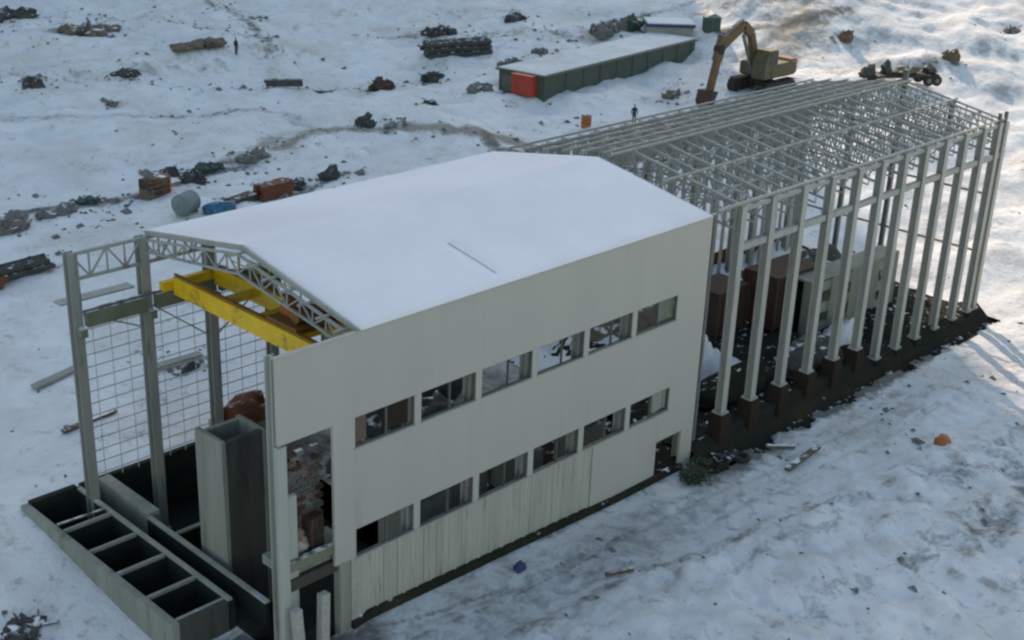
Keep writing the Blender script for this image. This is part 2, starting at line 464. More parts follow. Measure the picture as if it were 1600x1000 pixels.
# tracks and dirty lines: points, half width, strength, channel
PATHS = [
    ([(39.6, 54.8), (44.3, 54.8), (47.8, 53.7), (51.0, 50.5), (54.4, 44.2), (56.2, 38.9)], 1.3, 0.70, 2),
    ([(54.4, 44.2), (52.5, 41), (56.5, 36.5), (60, 33)], 1.1, 0.55, 0),
    ([(62.8, 99.2), (62.1, 91.8), (59.9, 84.9), (57.0, 79.2)], 1.3, 0.46, 0),
    ([(62.8, 106), (65.1, 96), (64.0, 88)], 1.5, 0.36, 2),
    ([(25.1, 75.5), (30.9, 72.6), (37.6, 69.8), (42.6, 66.9), (45.3, 62.7), (44.8, 55)], 0.7, 0.55, 1),
    ([(37, 70.0), (44, 66.0)], 0.6, 0.45, 0),
    ([(14.2, 53.2), (19.1, 53), (24, 52.3), (28.2, 51.8)], 0.9, 0.60, 0),
    ([(31, 54.3), (34.9, 54.6), (41, 56.7)], 1.2, 0.55, 2),
    ([(28.2, 46.6), (32.9, 44.9), (39.9, 45.7)], 0.7, 0.6, 0),
    ([(50, 71.5), (55, 67.5), (60, 64.5), (66, 64), (70, 66.5)], 0.8, 0.36, 0),
    ([(3, -0.9), (7.2, -1.8), (11.7, -2.3), (15.3, -2.55), (18.9, -2.65)], 0.28, 0.50, 0),
    ([(4.4, -2.5), (9.9, -2.85), (16.1, -3.05)], 0.22, 0.50, 0),
    ([(5.6, -3.5), (13, -3.8), (21.9, -4.2), (29.5, -4.8), (36.7, -6.3)], 0.4, 0.38, 0),
    ([(7.5, -5.2), (15.5, -5.5), (21.2, -6.6), (27.9, -7.7), (36.1, -10.4)], 0.7, 0.46, 0),
    ([(24.6, -13), (29.6, -13.7), (34.7, -14.2), (40, -13)], 1.2, 0.50, 0),
    ([(101.9, 53.5), (107.2, 49.4), (117.5, 46.5)], 1.5, 0.55, 0),
    ([(104, 60), (112, 54), (124, 47)], 1.0, 0.45, 0), ([(100, 66), (110, 60), (120, 54), (132, 49)], 1.2, 0.42, 0), ([(44, 108), (54, 96), (60, 84)], 1.4, 0.36, 2),
    ([(22, 92), (34, 84), (44, 78), (52, 70)], 1.0, 0.34, 0), ([(70, 82), (80, 76), (92, 66)], 1.6, 0.40, 0),
    ([(108, 56.4), (112.5, 50.5), (122, 50)], 1.0, 0.40, 0),
]


PB = [(min(p[0] for p in P_) - 3 * w_, max(p[0] for p in P_) + 3 * w_, min(p[1] for p in P_) - 3 * w_, max(p[1] for p in P_) + 3 * w_) for P_, w_, s_, k_ in PATHS]


def dirt_at(x, y):
    ch = [0.0, 0.0, 0.0]
    for (P_, w_, s_, k_), (bx0, bx1, by0, by1) in zip(PATHS, PB):
        if not (bx0 < x < bx1 and by0 < y < by1): continue
        d = min(seg_d(x, y, a, b) for a, b in zip(P_, P_[1:]))
        if d < 2.5 * w_: ch[k_] = max(ch[k_], min(1.0, s_ * (1.35 if y > 20 else 1.1)) * math.exp(-(d / w_) ** 2))
    for cx, cy, rx, ry, ro, st, k in ZONES:
        dx, dy = x - cx, y - cy
        c, s = math.cos(-ro), math.sin(-ro)
        a, b = (dx * c - dy * s) / rx, (dx * s + dy * c) / ry
        q = a * a + b * b
        if q < 4: ch[k] = max(ch[k], st * math.exp(-q * 0.9))
    return ch


def axis(spec):
    out = []
    for a, b, st in spec:
        n = max(1, round((b - a) / st))
        out += [a + (b - a) * i / n for i in range(n)]
    out.append(spec[-1][1])
    return out


xs = axis([(-400, -60, 20), (-60, -14, 2), (-14, -2.62, 0.35), (-2.62, 0.35, 0.33), (0.35, 26.2, 0.36), (26.2, 58.9, 0.22), (58.9, 150, 0.75), (150, 220, 4), (220, 700, 24)])
ys = axis([(-400, -60, 20), (-60, -24, 2), (-24, -7.2, 0.36), (-7.2, -1.1, 0.15), (-1.1, 0.12, 0.3), (0.12, 3.75, 0.4), (3.75, 15.6, 0.5), (15.6, 16.35, 0.4), (16.35, 60, 0.55), (60, 125, 0.8), (125, 180, 4), (180, 700, 24)])
nx, ny = len(xs), len(ys)
verts = []; dirt = []
for y in ys:
    for x in xs:
        verts.append((x, y, ground_z(x, y)))
        dirt.append(dirt_at(x, y) if (-20 < x < 160 and -30 < y < 130) else (0.2, 0, 0))
faces = []
for j in range(ny - 1):
    for i in range(nx - 1):
        cx, cy = (xs[i] + xs[i + 1]) / 2, (ys[j] + ys[j + 1]) / 2
        if in_rect(cx, cy): continue
        if 26.3 < cx < 58.8 and cy < 0 and cy > -1.25 - 1.5 * max(0, 0.35 + noise.fractal(Vector((cx * 0.35, cy * 0.3, 7)), 0.7, 2.2, 4)) * (1.0 - 0.5 * sst(40, 56, cx)): continue
        k = j * nx + i
        faces.append((k, k + 1, k + nx + 1, k + nx))
me = bpy.data.meshes.new('snow_ground')
me.from_pydata(verts, [], faces)
att = me.color_attributes.new('dirt', 'FLOAT_COLOR', 'POINT')
att.data.foreach_set('color', [v for d in dirt for v in (*d, 1.0)])
for p in me.polygons: p.use_smooth = True
me.materials.append(MATS['snow_ground'])
ground = bpy.data.objects.new('snow_ground', me); C.objects.link(ground)
tag(ground, 'rough snow covered ground with earth showing through', 'ground', kind='structure')

# the mountain beyond the upper edge of the picture, which keeps the site in its shade
mv = []; mf = []
mu = [-420 + 18 * i for i in range(34)]
ms = [190 + 11 * i for i in range(24)]
for s in ms:
    for u in mu:
        top = 225 * (1 - sst(20, 73, u)) + 6
        prof = math.sin(math.pi * min(1, max(0, (s - 190) / 253.0))) ** 1.1
        z = 6 + prof * top
        z += noise.fractal(Vector((u, s, 0)) * 0.02, 0.9, 2.1, 5) * 7 * prof
        mv.append((0.59 * s + 0.81 * u, 0.81 * s - 0.59 * u, z + (h_base(0.59 * 190, 0.81 * 190) - 8) * 0.0))
n_ = len(mu)
for j in range(len(ms) - 1):
    for i in range(n_ - 1):
        k = j * n_ + i
        mf.append((k, k + n_, k + n_ + 1, k + 1))
mm = MB(); mm._add(mv, mf)
mo = mm.build('mountain', 'snow_mountain', smooth=True)
tag(mo, 'snowy mountain beyond the valley that shades the site', 'mountain', kind='structure')

# ---------------------------------------------------------------- excavated ground inside the halls
W = 14.72; HE = 13.0; RISE = 1.315; L1 = 26.0; L2 = 57.9; A0 = 3.9


def sheet(name, x0, x1, y0, y1, nx_, ny_, fz, mat_):
    vs = []; fs = []
    for j in range(ny_ + 1):
        for i in range(nx_ + 1):
            x = x0 + (x1 - x0) * i / nx_; y = y0 + (y1 - y0) * j / ny_
            vs.append((x, y, fz(x, y)))
    for j in range(ny_):
        for i in range(nx_):
            k = j * (nx_ + 1) + i
            fs.append((k, k + 1, k + nx_ + 2, k + nx_ + 1))
    m = MB(); m._add(vs, fs)
    o = m.build(name, mat_, smooth=True)
    o['kind'] = 'structure'
    return o


def trench_z(x, y):
    base = -0.55 if y < -0.7 else 0.15
    z = lerp_tab([(-3.2, -0.95), (-1.9, -0.85), (-1.0, -0.72), (-0.6, -0.35), (0.2, 0.3), (1.5, -0.2), (6, 0.1), (14, 0.2), (15.7, 0.8)], y)
    z += noise.fractal(Vector((x * 0.45, y * 0.45, 3)), 0.8, 2.1, 5) * 0.35 * (0.25 + 0.75 * sst(-1.6, -0.2, y))
    if x > 44: z -= 0.15
    return z


sheet('frame_snow', 26.3, 58.8, 8.6, 15.6, 90, 26, lambda x, y: trench_z(x, y) + 0.25 * (sst(8.6, 9.6, y) + noise.fractal(Vector((x * 0.4, y * 0.5, 8)), 0.7, 2.1, 4) * 0.9) - 0.2, 'snow')['label'] = 'patchy snow on the rear half of the ground inside the frame'
sheet('excavated_ground', 26.2, 58.9, -3.1, 15.65, 110, 64, trench_z, 'earth_dark')['label'] = 'dark bare earth inside the open steel frame'
sheet('pit_floor', 1.25, 10.0, 0.1, 16.3, 24, 30, lambda x, y: -2.1 + noise.noise(Vector((x, y, 0))) * 0.12, 'pit_shade_dark')['label'] = 'dark floor of the deep pit'
sheet('hall_floor', 10.0, 26.3, 0.1, 7.0, 12, 6, lambda x, y: -0.2, 'earth_dark')['label'] = 'dark bare floor inside the clad hall near the facade'
sheet('blown_snow', 10.0, 26.3, 7.0, 16.3, 40, 30, lambda x, y: -0.2 + 0.9 * sst(7, 16, y) + 0.25 * noise.noise(Vector((x * 0.6, y * 0.6, 1))) * sst(7, 9, y), 'snow_patchy')['label'] = 'snow blown into the clad hall from its open far side'

# ================================================================ CLAD HALL
hall = empty('industrial_hall', (0, 0, 0))
tag(hall, 'long hall with pale grey panel walls, two window bands and a snowy gable roof', 'building')

WP, WB, WW = 3.41, 3.58, 3.06
WZ = [(3.34, 4.62), (8.26, 9.56)]
wins = [(WB + WP * i, WB + WP * i + WW) for i in range(6)]
T = 0.14
J = 0.003


def wpanel(x0, x1, z0, z1, name='wall_panel', m_='panel'):
    o = MB().box(x0 + J / 2, x1 - J / 2, -T + random.uniform(-.002, .002), 0, z0 + J / 2, z1 - J / 2).build(name, m_, hall)
    return o


edges = [0.0, 3.55] + [w_[0] + (WP + WW) / 2 for w_ in wins[:-1]] + [23.9, L1]
edges = [0.0, 3.55, 7.0, 10.4, 13.8, 17.25, 20.65, 23.6, L1]
for a, b in zip(edges, edges[1:]):
    wpanel(a, b, 9.56, 13.02)
for a, b in zip(edges[1:], edges[2:]):
    wpanel(a, b, 4.62, 8.26)
# piers between windows
for z0, z1 in WZ:
    xa = 2.62
    for (x0, x1) in wins:
        wpanel(xa if xa > 2.7 else 3.0, x0, z0, z1, 'pier_panel')
        xa = x1
    wpanel(xa, L1, z0, z1, 'pier_panel')
# wall strip left of the windows
wpanel(2.52, 3.0, 3.34, 9.56, 'pier_panel')
wpanel(3.0, 3.55, 4.62, 8.26, 'pier_panel')
# lower smooth panels and the doorway
ZB = -1.0
wpanel(18.0, 20.65, ZB, 3.34)
wpanel(20.65, 22.95, ZB, 3.34)
wpanel(22.95, 25.0, 1.75, 3.34)
wpanel(25.0, L1, ZB, 3.34)
# ribbed upright sheets
x = 3.62
k = 0
while x < 17.95:
    wd = 0.72
    x1 = min(x + wd, 18.0)
    m = MB()
    zt = 3.34 - J
    zb = ZB
    pts = [(x + 0.004, -0.07), (x + wd * 0.36, -0.07), (x + wd * 0.42, -0.12), (x + wd * 0.58, -0.12), (x + wd * 0.64, -0.07), (x1 - 0.004, -0.07)]
    n = len(pts)
    vs = [(a, b, zb) for a, b in pts] + [(a, b, zt) for a, b in pts]
    vs += [(a, b + 0.05, zb) for a, b in pts] + [(a, b + 0.05, zt) for a, b in pts]
    fs = [(i, i + 1, n + i + 1, n + i) for i in range(n - 1)] + [(2 * n + i + 1, 2 * n + i, 3 * n + i, 3 * n + i + 1) for i in range(n - 1)]
    fs += [(n + i, n + i + 1, 3 * n + i + 1, 3 * n + i) for i in range(n - 1)]
    m._add(vs, fs)
    m.build('ribbed_sheet', 'panel_ribbed', hall)
    x += wd + random.choice((0.0, 0.0, 0.012, 0.02)); k += 1
# window frames with a mullion, reveals
for r_, (z0, z1) in enumerate(WZ):
    for i, (x0, x1) in enumerate(wins):
        m = MB()
        f_ = 0.04
        m.box(x0, x1, -T + 0.03, 0.03, z0, z0 + f_).box(x0, x1, -T + 0.03, 0.03, z1 - f_, z1)
        m.box(x0, x0 + f_, -T + 0.03, 0.03, z0 + f_, z1 - f_).box(x1 - f_, x1, -T + 0.03, 0.03, z0 + f_, z1 - f_)
        fr = m.build('window', 'window_frame', hall)
        xm = (x0 + x1) / 2 + 0.1
        MB().box(xm - 0.02, xm + 0.02, -T + 0.04, 0.02, z0 + f_, z1 - f_).build('mullion', 'window_frame', fr)
        MB().box(x0 - 0.04, x1 + 0.04, -T - 0.06, -T + 0.025, z0 - 0.05, z0 - 0.004).build('sill', 'trim', fr)
# boards blocking one half of the first upper window
x0, x1 = wins[0]
MB().box(x0 + 1.5, x1 - 0.2, 0.04, 0.08, 8.38, 9.42).build('board', 'footing_brown', hall)
MB().box(x0 + 0.06, x0 + 0.7, 0.04, 0.08, 8.38, 9.42).build('board', 'block_pink', hall)
MB().box(wins[5][0] + 1.75, wins[5][1] - 0.06, 0.04, 0.08, 8.38, 9.42).build('board', 'olive_steel', hall)
MB().box(wins[5][0] + 1.9, wins[5][1] - 0.06, 0.04, 0.08, 3.47, 4.5).build('board', 'concrete', hall)
# parapet flashing
MB().box(-0.04, L1 + 0.03, -T - 0.03, 0.06, 13.02, 13.07).build('flashing', 'trim', hall)
# plinth following the ground
m = MB()
px_ = [3.3 + 0.95 * i for i in range(24)]
vs = []
for xx in px_:
    zt = lerp_tab(FRONT, xx) + 0.34
    vs += [(xx, -0.34, zt - 1.6), (xx, -0.34, zt - 0.08), (xx, -0.17, zt), (xx, -0.05, zt)]
fs = []
for i in range(len(px_) - 1):
    a = i * 4
    for q in range(3): fs.append((a + q, a + 4 + q, a + 5 + q, a + 1 + q))
fs += [(0, 1, 2, 3), tuple(len(vs) - 4 + q for q in (3, 2, 1, 0))]
m._add(vs, fs)
m.build('plinth', 'earth_dark', hall)

# near and far columns
def hcol(h, b=0.42):
    m = MB()
    m.box(-b / 2, b / 2, -b / 2, -b / 2 + 0.05, 0, h)
    m.box(-b / 2, b / 2, b / 2 - 0.05, b / 2, 0, h)
    m.box(-0.03, 0.03, -b / 2 + 0.05, b / 2 - 0.05, 0, h)
    m.box(-b / 2 - 0.1, b / 2 + 0.1, -b / 2 - 0.1, b / 2 + 0.1, -0.05, 0.06)
    return m


FX = [0.1 + 3.42 * i for i in range(8)]
c0 = hcol(HE + 2.0, 0.46).build('column', 'steel_grey', hall, (FX[0], W, -2.0))
for X in FX[1:]: link_copy(c0, hall, (X, W, -2.0))
n0 = hcol(HE + 2.0, 0.42).build('column', 'steel_column', hall, (0.26, 0.42, -2.1))
for X in FX[2:7]: link_copy(n0, hall, (X - 0.12, 0.42, -2.1))
link_copy(n0, hall, (25.6, 0.42, -2.1))
# bright end post of the near wall, running to the ground
MB().box(-0.03, 0.36, -T - 0.02, 0.1, -2.1, 9.46).build('end_post', 'steel_column', hall, bevel=0.02)
MB().box(0.36, 0.95, 0.12, 0.34, -1.6, 7.1).build('inner_post', 'steel_column', hall, bevel=0.02)
MB().box(2.75, 3.3, -T - 0.0, 0.28, -1.2, 3.40).build('lower_post', 'concrete', hall, bevel=0.02)
MB().box(3.32, 3.6, -T, 0.15, -1.2, 3.40).build('lower_post', 'sack', hall, bevel=0.02)
# intermediate floor edge behind the opening
MB().box(0.4, 3.55, 0.18, 1.75, 3.55, 3.95).build('floor_slab', 'concrete', hall)
MB().box(0.36, 2.74, -0.1, 0.16, 3.95, 4.35).build('floor_beam', 'olive_steel', hall)
MB().box(0.36, 2.74, 0.0, 0.17, 3.0, 3.5).build('floor_beam', 'formwork', hall)

# trusses
def truss(mb, x, y0=0.0, y1=W, ze=HE, rise=RISE, dep=1.15, nb=12, c=0.16, wsz=0.09):
    def zt(y): return ze + rise * (1 - abs(y - (y0 + y1) / 2) / ((y1 - y0) / 2))
    ym = (y0 + y1) / 2
    def zb(y): return zt(y) - dep - 0.5 * (1 - abs(y - ym) / (ym - y0)) * 0.6
    for fz in (zt, zb):
        mb.beam((x, y0, fz(y0)), (x, ym, fz(ym)), c, c)
        mb.beam((x, ym, fz(ym)), (x, y1, fz(y1)), c, c)
    pts = [y0 + (y1 - y0) * i / nb for i in range(nb + 1)]
    for i, y in enumerate(pts):
        mb.beam((x, y, zb(y)), (x, y, zt(y)), wsz, wsz)
        if i < nb:
            y2 = pts[i + 1]
            if i % 2: mb.beam((x, y, zb(y)), (x, y2, zt(y2)), wsz, wsz)
            else: mb.beam((x, y, zt(y)), (x, y2, zb(y2)), wsz, wsz)
    return mb


t0 = truss(MB(), 0, dep=0.55, c=0.10, wsz=0.055, nb=18).build('roof_truss', 'steel', hall, (A0 - 0.25, 0, -0.18))
for X in FX[2:]: link_copy(t0, hall, (X, 0, -0.18))
# longitudinal lattice along the far eave, first bays
for a, b in zip(FX, FX[1:]):
    m = MB()
    for z in (12.9, 11.75): m.beam((a, W, z), (b, W, z), 0.14)
    nn = 4
    for i in range(nn):
        xa = a + (b - a) * i / nn; xb = a + (b - a) * (i + 1) / nn
        m.beam((xa, W, 11.75 if i % 2 else 12.9), (xb, W, 12.9 if i % 2 else 11.75), 0.08)
        m.beam((xb, W, 11.75), (xb, W, 12.9), 0.07)
    m.build('eave_lattice', 'steel', hall)
    MB().box(a + 0.24, b - 0.24, W - 0.62, W - 0.28, 9.65, 10.35).build('crane_runway', 'olive_steel', hall)
    MB().box(a + 0.1, b + 0.1, W - 0.50, W - 0.40, 10.36, 10.46).build('rail', 'steel_dark', hall)
for X in FX:
    MB().box(X - 0.16, X + 0.16, W - 0.7, W - 0.24, 9.25, 9.64).build('bracket', 'olive_steel', hall)
    # short cross walkway plates
MB().box(-0.4, 3.2, W + 0.3, W + 0.95, 10.55, 10.63).build('walkway', 'steel', hall)
for a, b in zip(FX[1:], FX[2:]):
    MB().box(a + 0.24, b - 0.24, 0.66, 1.0, 9.65, 10.3).build('crane_runway', 'olive_steel', hall)
# light bracing between the far columns
for (a, b, z0, z1) in ((0, 1, 10.2, 8.6), (1, 2, 9.9, 7.2), (2, 3, 7.0, 9.4), (2, 3, 9.4, 7.0)):
    MB().beam((FX[a], W + 0.1, z0), (FX[b], W + 0.1, z1), 0.07).build('brace', 'steel', hall)

for a, b in zip(FX[:3], FX[1:4]):
    for k in range(13):
        z = 2.0 + k * 0.6
        MB().box(a + 0.24, b - 0.24, W + 0.16, W + 0.2, z, z + 0.045).build('girt', 'steel_pale', hall)
    for k in range(1, 4):
        xx = a + (b - a) * k / 4
        MB().box(xx - 0.012, xx + 0.012, W + 0.225, W + 0.255, 1.6, 9.6).build('sag_rod', 'steel_pale', hall)
# roof: sheets, snow cover, seam
ym = W / 2
slope = RISE / ym
for side in (0, 1):
    for i in range(4):
        xa = A0 + (L1 + 0.05 - A0) * i / 4; xb = A0 + (L1 + 0.05 - A0) * (i + 1) / 4
        y0, z0 = (-0.06, HE + 0.075) if side == 0 else (W + 0.25, HE + 0.03)
        m = MB()
        a, b, c, d = (xa, y0, z0), (xb - 0.01, y0, z0), (xb - 0.01, ym, HE + RISE + 0.08), (xa, ym, HE + RISE + 0.08)
        up_ = [a, b, c, d]; dn = [(p[0], p[1], p[2] - 0.06) for p in up_]
        if side: m._add(dn + up_, [(0, 1, 2, 3), (7, 6, 5, 4), (4, 5, 1, 0), (5, 6, 2, 1), (6, 7, 3, 2), (7, 4, 0, 3)])
        else: m._add(dn + up_, [(3, 2, 1, 0), (4, 5, 6, 7), (0, 1, 5, 4), (1, 2, 6, 5), (2, 3, 7, 6), (3, 0, 4, 7)])
        m.build('roof_sheet', 'steel', hall)
for side in (0, 1):
    vs = []; fs = []
    nxr, nyr = 70, 26
    y0 = -0.10 if side == 0 else W + 0.28
    xa, xb = A0 + 0.06, L1 + 0.02
    for j in range(nyr + 1):
        for i in range(nxr + 1):
            xx = xa + (xb - xa) * i / nxr; t = j / nyr
            yy = y0 + (ym - y0) * t
            zz = HE + 0.08 + (RISE + 0.01) * t
            th = 0.14 + 0.05 * noise.noise(Vector((xx * 0.35, yy * 0.35, 2))) + 0.018 * noise.noise(Vector((xx * 1.7, yy * 1.7, 5)))
            e = min(i, nxr - i) / nxr * (xb - xa); e2 = t * ym if side == 0 else t * ym
            th *= 0.35 + 0.65 * sst(0, 0.5, min(e, e2 + 0.05))
            if side == 0 and 0.5 < yy < 3.7: th -= 0.10 * math.exp(-((xx - 11.8) / 0.16) ** 2)
            if i in (0, nxr) or j == 0:
                xx += 0.05 * noise.noise(Vector((xx * 2, yy * 2, 1)))
            vs.append((xx, yy, zz + th))
    for j in range(nyr):
        for i in range(nxr):
            k = j * (nxr + 1) + i
            q = (k, k + 1, k + nxr + 2, k + nxr + 1)
            fs.append(q if side == 0 else tuple(reversed(q)))
    # skirt
    rim = [i for i in range(nxr + 1)] 
    nv = len(vs)
    for i in rim: vs.append((vs[i][0], vs[i][1], vs[i][2] - 0.12))
    for i in range(nxr): fs.append((i, nv + i, nv + i + 1, i + 1))
    for col in (0, nxr):
        nv = len(vs)
        for j in range(nyr + 1):
            p = vs[j * (nxr + 1) + col]; vs.append((p[0], p[1], p[2] - 0.12))
        for j in range(nyr): fs.append((j * (nxr + 1) + col, (j + 1) * (nxr + 1) + col, nv + j + 1, nv + j))
    m = MB(); m._add(vs, fs)
    m.build('roof_snow', 'snow_roof', hall, smooth=True)
m = MB()
m.beam((11.8, 0.45, HE + 0.19 + 0.45 * slope), (11.82, 3.6, HE + 0.19 + 3.6 * slope), 0.045, 0.03)
m.build('roof_seam', 'steel_pale', hall)
# verge trim along the open end of the roof
for y0, y1 in ((-0.06, ym), (W + 0.2, ym)):
    MB().beam((A0 - 0.03, y0, HE + 0.03), (A0 - 0.03, y1, HE + RISE + 0.04), 0.07, 0.22).build('verge_trim', 'steel', hall)
# purlin stubs reaching past the roof edge
for i in range(7):
    yy = 0.5 + i * 1.12
    MB().beam((A0 - 0.75, yy, HE - 0.08 + slope * yy), (A0 + 0.3, yy, HE - 0.08 + slope * yy), 0.07, 0.10).build('purlin', 'steel', hall)

# ---------------------------------------------------------------- overhead crane
crane = empty('overhead_crane', (7.1, W / 2, 10.2))
tag(crane, 'yellow double girder overhead crane under the open end of the roof', 'crane')


def cpart(mb, name, m_): 
    mb.v = [(p[0] - 7.1, p[1] - W / 2, p[2] - 10.2) for p in mb.v]
    return mb.build(name, m_, crane)


for X, h in ((4.75, 0.85), (6.9, 0.85)):
    g = cpart(MB().box(X - 0.2, X + 0.2, 1.2, W - 0.75, 10.2, 10.2 + h), 'girder', 'crane_yellow')
    cpart(MB().box(X - 0.06, X + 0.06, 1.0, W - 0.6, 10.2 + h + 0.003, 10.28 + h), 'girder_rail', 'crane_rust')
for yy in (0.86, W - 0.45):
    cpart(MB().box(4.1, 7.6, yy - 0.16, yy + 0.16, 10.38, 10.8), 'end_carriage', 'crane_yellow')
    for X in (4.4, 7.3): cpart(MB().tube((X, yy - 0.1, 10.47 + 0.0), (X, yy + 0.1, 10.47), 0.19, 12), 'wheel', 'steel_dark')
cpart(MB().box(4.7, 7.0, 5.0, 7.0, 11.14, 11.28), 'trolley_deck', 'crane_rust')
cpart(MB().tube((5.0, 5.5, 11.6), (6.6, 5.5, 11.6), 0.32, 14), 'hoist_drum', 'crane_rust')
cpart(MB().box(5.3, 5.9, 6.2, 6.9, 11.28, 11.8), 'hoist_motor', 'orange_paint')
cpart(MB().box(7.12, 7.6, 1.4, W - 1.0, 10.75, 10.80), 'walkway', 'crane_rust')
for i in range(11):
    yy = 1.5 + i * 1.16
    cpart(MB().beam((7.55, yy, 10.8), (7.55, yy, 11.6), 0.05), 'handrail_post', 'crane_yellow')
cpart(MB().beam((7.55, 1.4, 11.6), (7.55, W - 1.0, 11.6), 0.05), 'handrail', 'crane_yellow')
cpart(MB().beam((7.55, 1.4, 11.2), (7.55, W - 1.0, 11.2), 0.04), 'handrail', 'crane_yellow')
for i in range(4):
    yy = 2.5 + i * 2.6
    cpart(MB().box(4.96, 6.69, yy, yy + 0.5, 10.65, 10.9), 'cross_tie', 'crane_yellow')

# ================================================================ OPEN STEEL FRAME
frame = empty('steel_frame_hall', (28.6, 0, 0))
tag(frame, 'unclad grey steel frame with lattice roof trusses and a row of tall columns', 'steel frame')


def fpart(mb, name, m_, **kw):
    mb.v = [(p[0] - 28.6, p[1], p[2]) for p in mb.v]
    return mb.build(name, m_, frame, **kw)


CX = [28.6, 31.3, 34.2, 37.0, 39.8, 42.4, 45.0, 47.5, 50.0, 52.5, 55.0, 57.15, 58.05]
ped = [1.6, 1.6, 1.55, 1.5, 1.5, 1.4] + [0.0] * 7
mesh_cache = {}
for X, zb in zip(CX, ped):
    if zb not in mesh_cache:
        o = hcol(HE - zb + 0.05, 0.44).build('column', 'steel_column', frame, (X - 28.6, 0, zb)); mesh_cache[zb] = o
    else:
        link_copy(mesh_cache[zb], frame, (X - 28.6, 0, zb))
fc = hcol(HE + 0.5, 0.44).build('column', 'steel_column', frame, (0, W, -0.5))
for X in CX[1:]: link_copy(fc, frame, (X - 28.6, W, -0.5))
# beams along both rows
for a, b in zip(CX, CX[1:]):
    fpart(MB().box(a + 0.23, b - 0.23, -0.12, 0.12, 10.65, 11.0), 'wall_beam', 'steel')
    fpart(MB().box(a + 0.23, b - 0.23, W - 0.12, W + 0.12, 10.65, 11.05), 'wall_beam', 'steel')
    for y in (0.0, W):
        fpart(MB().box(a + 0.26, b - 0.26, y - 0.08, y + 0.08, 12.78, 12.98), 'eave_beam', 'steel')
        m = MB()
        nn = 3
        for i in range(nn):
            xa = a + (b - a) * i / nn; xb = a + (b - a) * (i + 1) / nn
            if y > 1:
                m.beam((xa, y, 11.1), (xb, y, 12.75), 0.07); m.beam((xa, y, 12.75), (xb, y, 11.1), 0.07)
        if y > 1: fpart(m, 'eave_lattice', 'steel')
    fpart(MB().box(a + 0.23, b - 0.23, W - 0.07, W + 0.07, 6.3, 6.5), 'wall_rail', 'steel')
    m = MB(); m.beam((a, W, 6.55), (b, W, 10.6), 0.07); m.beam((a, W, 10.6), (b, W, 6.55), 0.07); fpart(m, 'wall_brace', 'steel')
    fpart(MB().box((a + b) / 2 - 0.09, (a + b) / 2 + 0.09, W - 0.09, W + 0.09, -0.3, 10.6), 'wind_post', 'steel')
tt = truss(MB(), 0, nb=16, c=0.12, wsz=0.065, dep=1.35).build('roof_truss', 'steel', frame, (0, 0, 0.08))
for X in CX[1:]: link_copy(tt, frame, (X - 28.6, 0, 0.08))
t2 = truss(MB(), 0, nb=16, c=0.08, wsz=0.05, dep=1.2)
t2o = None
for a, b in zip(CX[:-1], CX[1:-1]):
    X = (a + b) / 2
    if t2o is None: t2o = t2.build('secondary_truss', 'steel', frame, (X - 28.6, 0, 0.08))
    else: link_copy(t2o, frame, (X - 28.6, 0, 0.08))
PY = [0.0, 3.6, 7.1, 7.62, 9.1, 10.5, 11.9, 13.3, 14.7]
for y in PY:
    z = HE + RISE * (1 - abs(y - ym) / ym) + 0.23
    fpart(MB().beam((26.6, y, z), (58.3, y, z), 0.085, 0.12), 'purlin', 'steel')
for i in range(1, 7):
    y = W * i / 7
    z = HE + RISE * (1 - abs(y - ym) / ym) - 1.4
    fpart(MB().beam((27.9, y, z), (57.9, y, z), 0.08, 0.08), 'bottom_tie', 'steel')
for y in (1.84, 3.68, 5.52, 9.2, 11.04, 12.88):
    zt_ = HE + RISE * (1 - abs(y - ym) / ym) - 0.02
    for a, b in zip(CX, CX[1:]):
        if b - a < 2: continue
        m = MB(); nn = 4
        for i in range(nn):
            xa = a + (b - a) * i / nn; xb = a + (b - a) * (i + 1) / nn
            m.beam((xa, y, zt_ if i % 2 else zt_ - 1.2), (xb, y, zt_ - 1.2 if i % 2 else zt_), 0.05)
        m.beam((a, y, zt_), (b, y, zt_), 0.06); m.beam((a, y, zt_ - 1.2), (b, y, zt_ - 1.2), 0.06)
        fpart(m, 'longitudinal_lattice', 'steel')
for k_, (a, b) in enumerate(zip(CX, CX[1:])):
    if b - a < 2: continue
    for y0, y1 in ((W, ym),):
        m = MB()
        m.beam((a, y0, HE + 0.0), (b, y1, HE + RISE + 0.0), 0.06)
        m.beam((b, y0, HE + 0.0), (a, y1, HE + RISE + 0.0), 0.06)
        fpart(m, 'roof_brace', 'steel')
fpart(MB().box(26.75, 26.95, 0.3, 0.5, -0.3, 12.9), 'wind_post', 'steel_dark')
# gable posts at the far end
for y in (3.7, 7.36, 11.0):
    zt = HE + RISE * (1 - abs(y - ym) / ym)
    fpart(MB().box(57.75, 58.05, y - 0.15, y + 0.15, -0.4, zt + (0.9 if abs(y - ym) < 1 else 0)), 'gable_post', 'steel_dark')
for z in (4.0, 8.0, 11.0):
    fpart(MB().box(57.85, 57.95, 0.3, W - 0.3, z, z + 0.15), 'gable_rail', 'steel')
# top stubs of the last columns
for X in CX[-2:]: fpart(MB().box(X - 0.1, X + 0.1, -0.1, 0.1, 13.05, 13.7), 'column_stub', 'steel_dark')

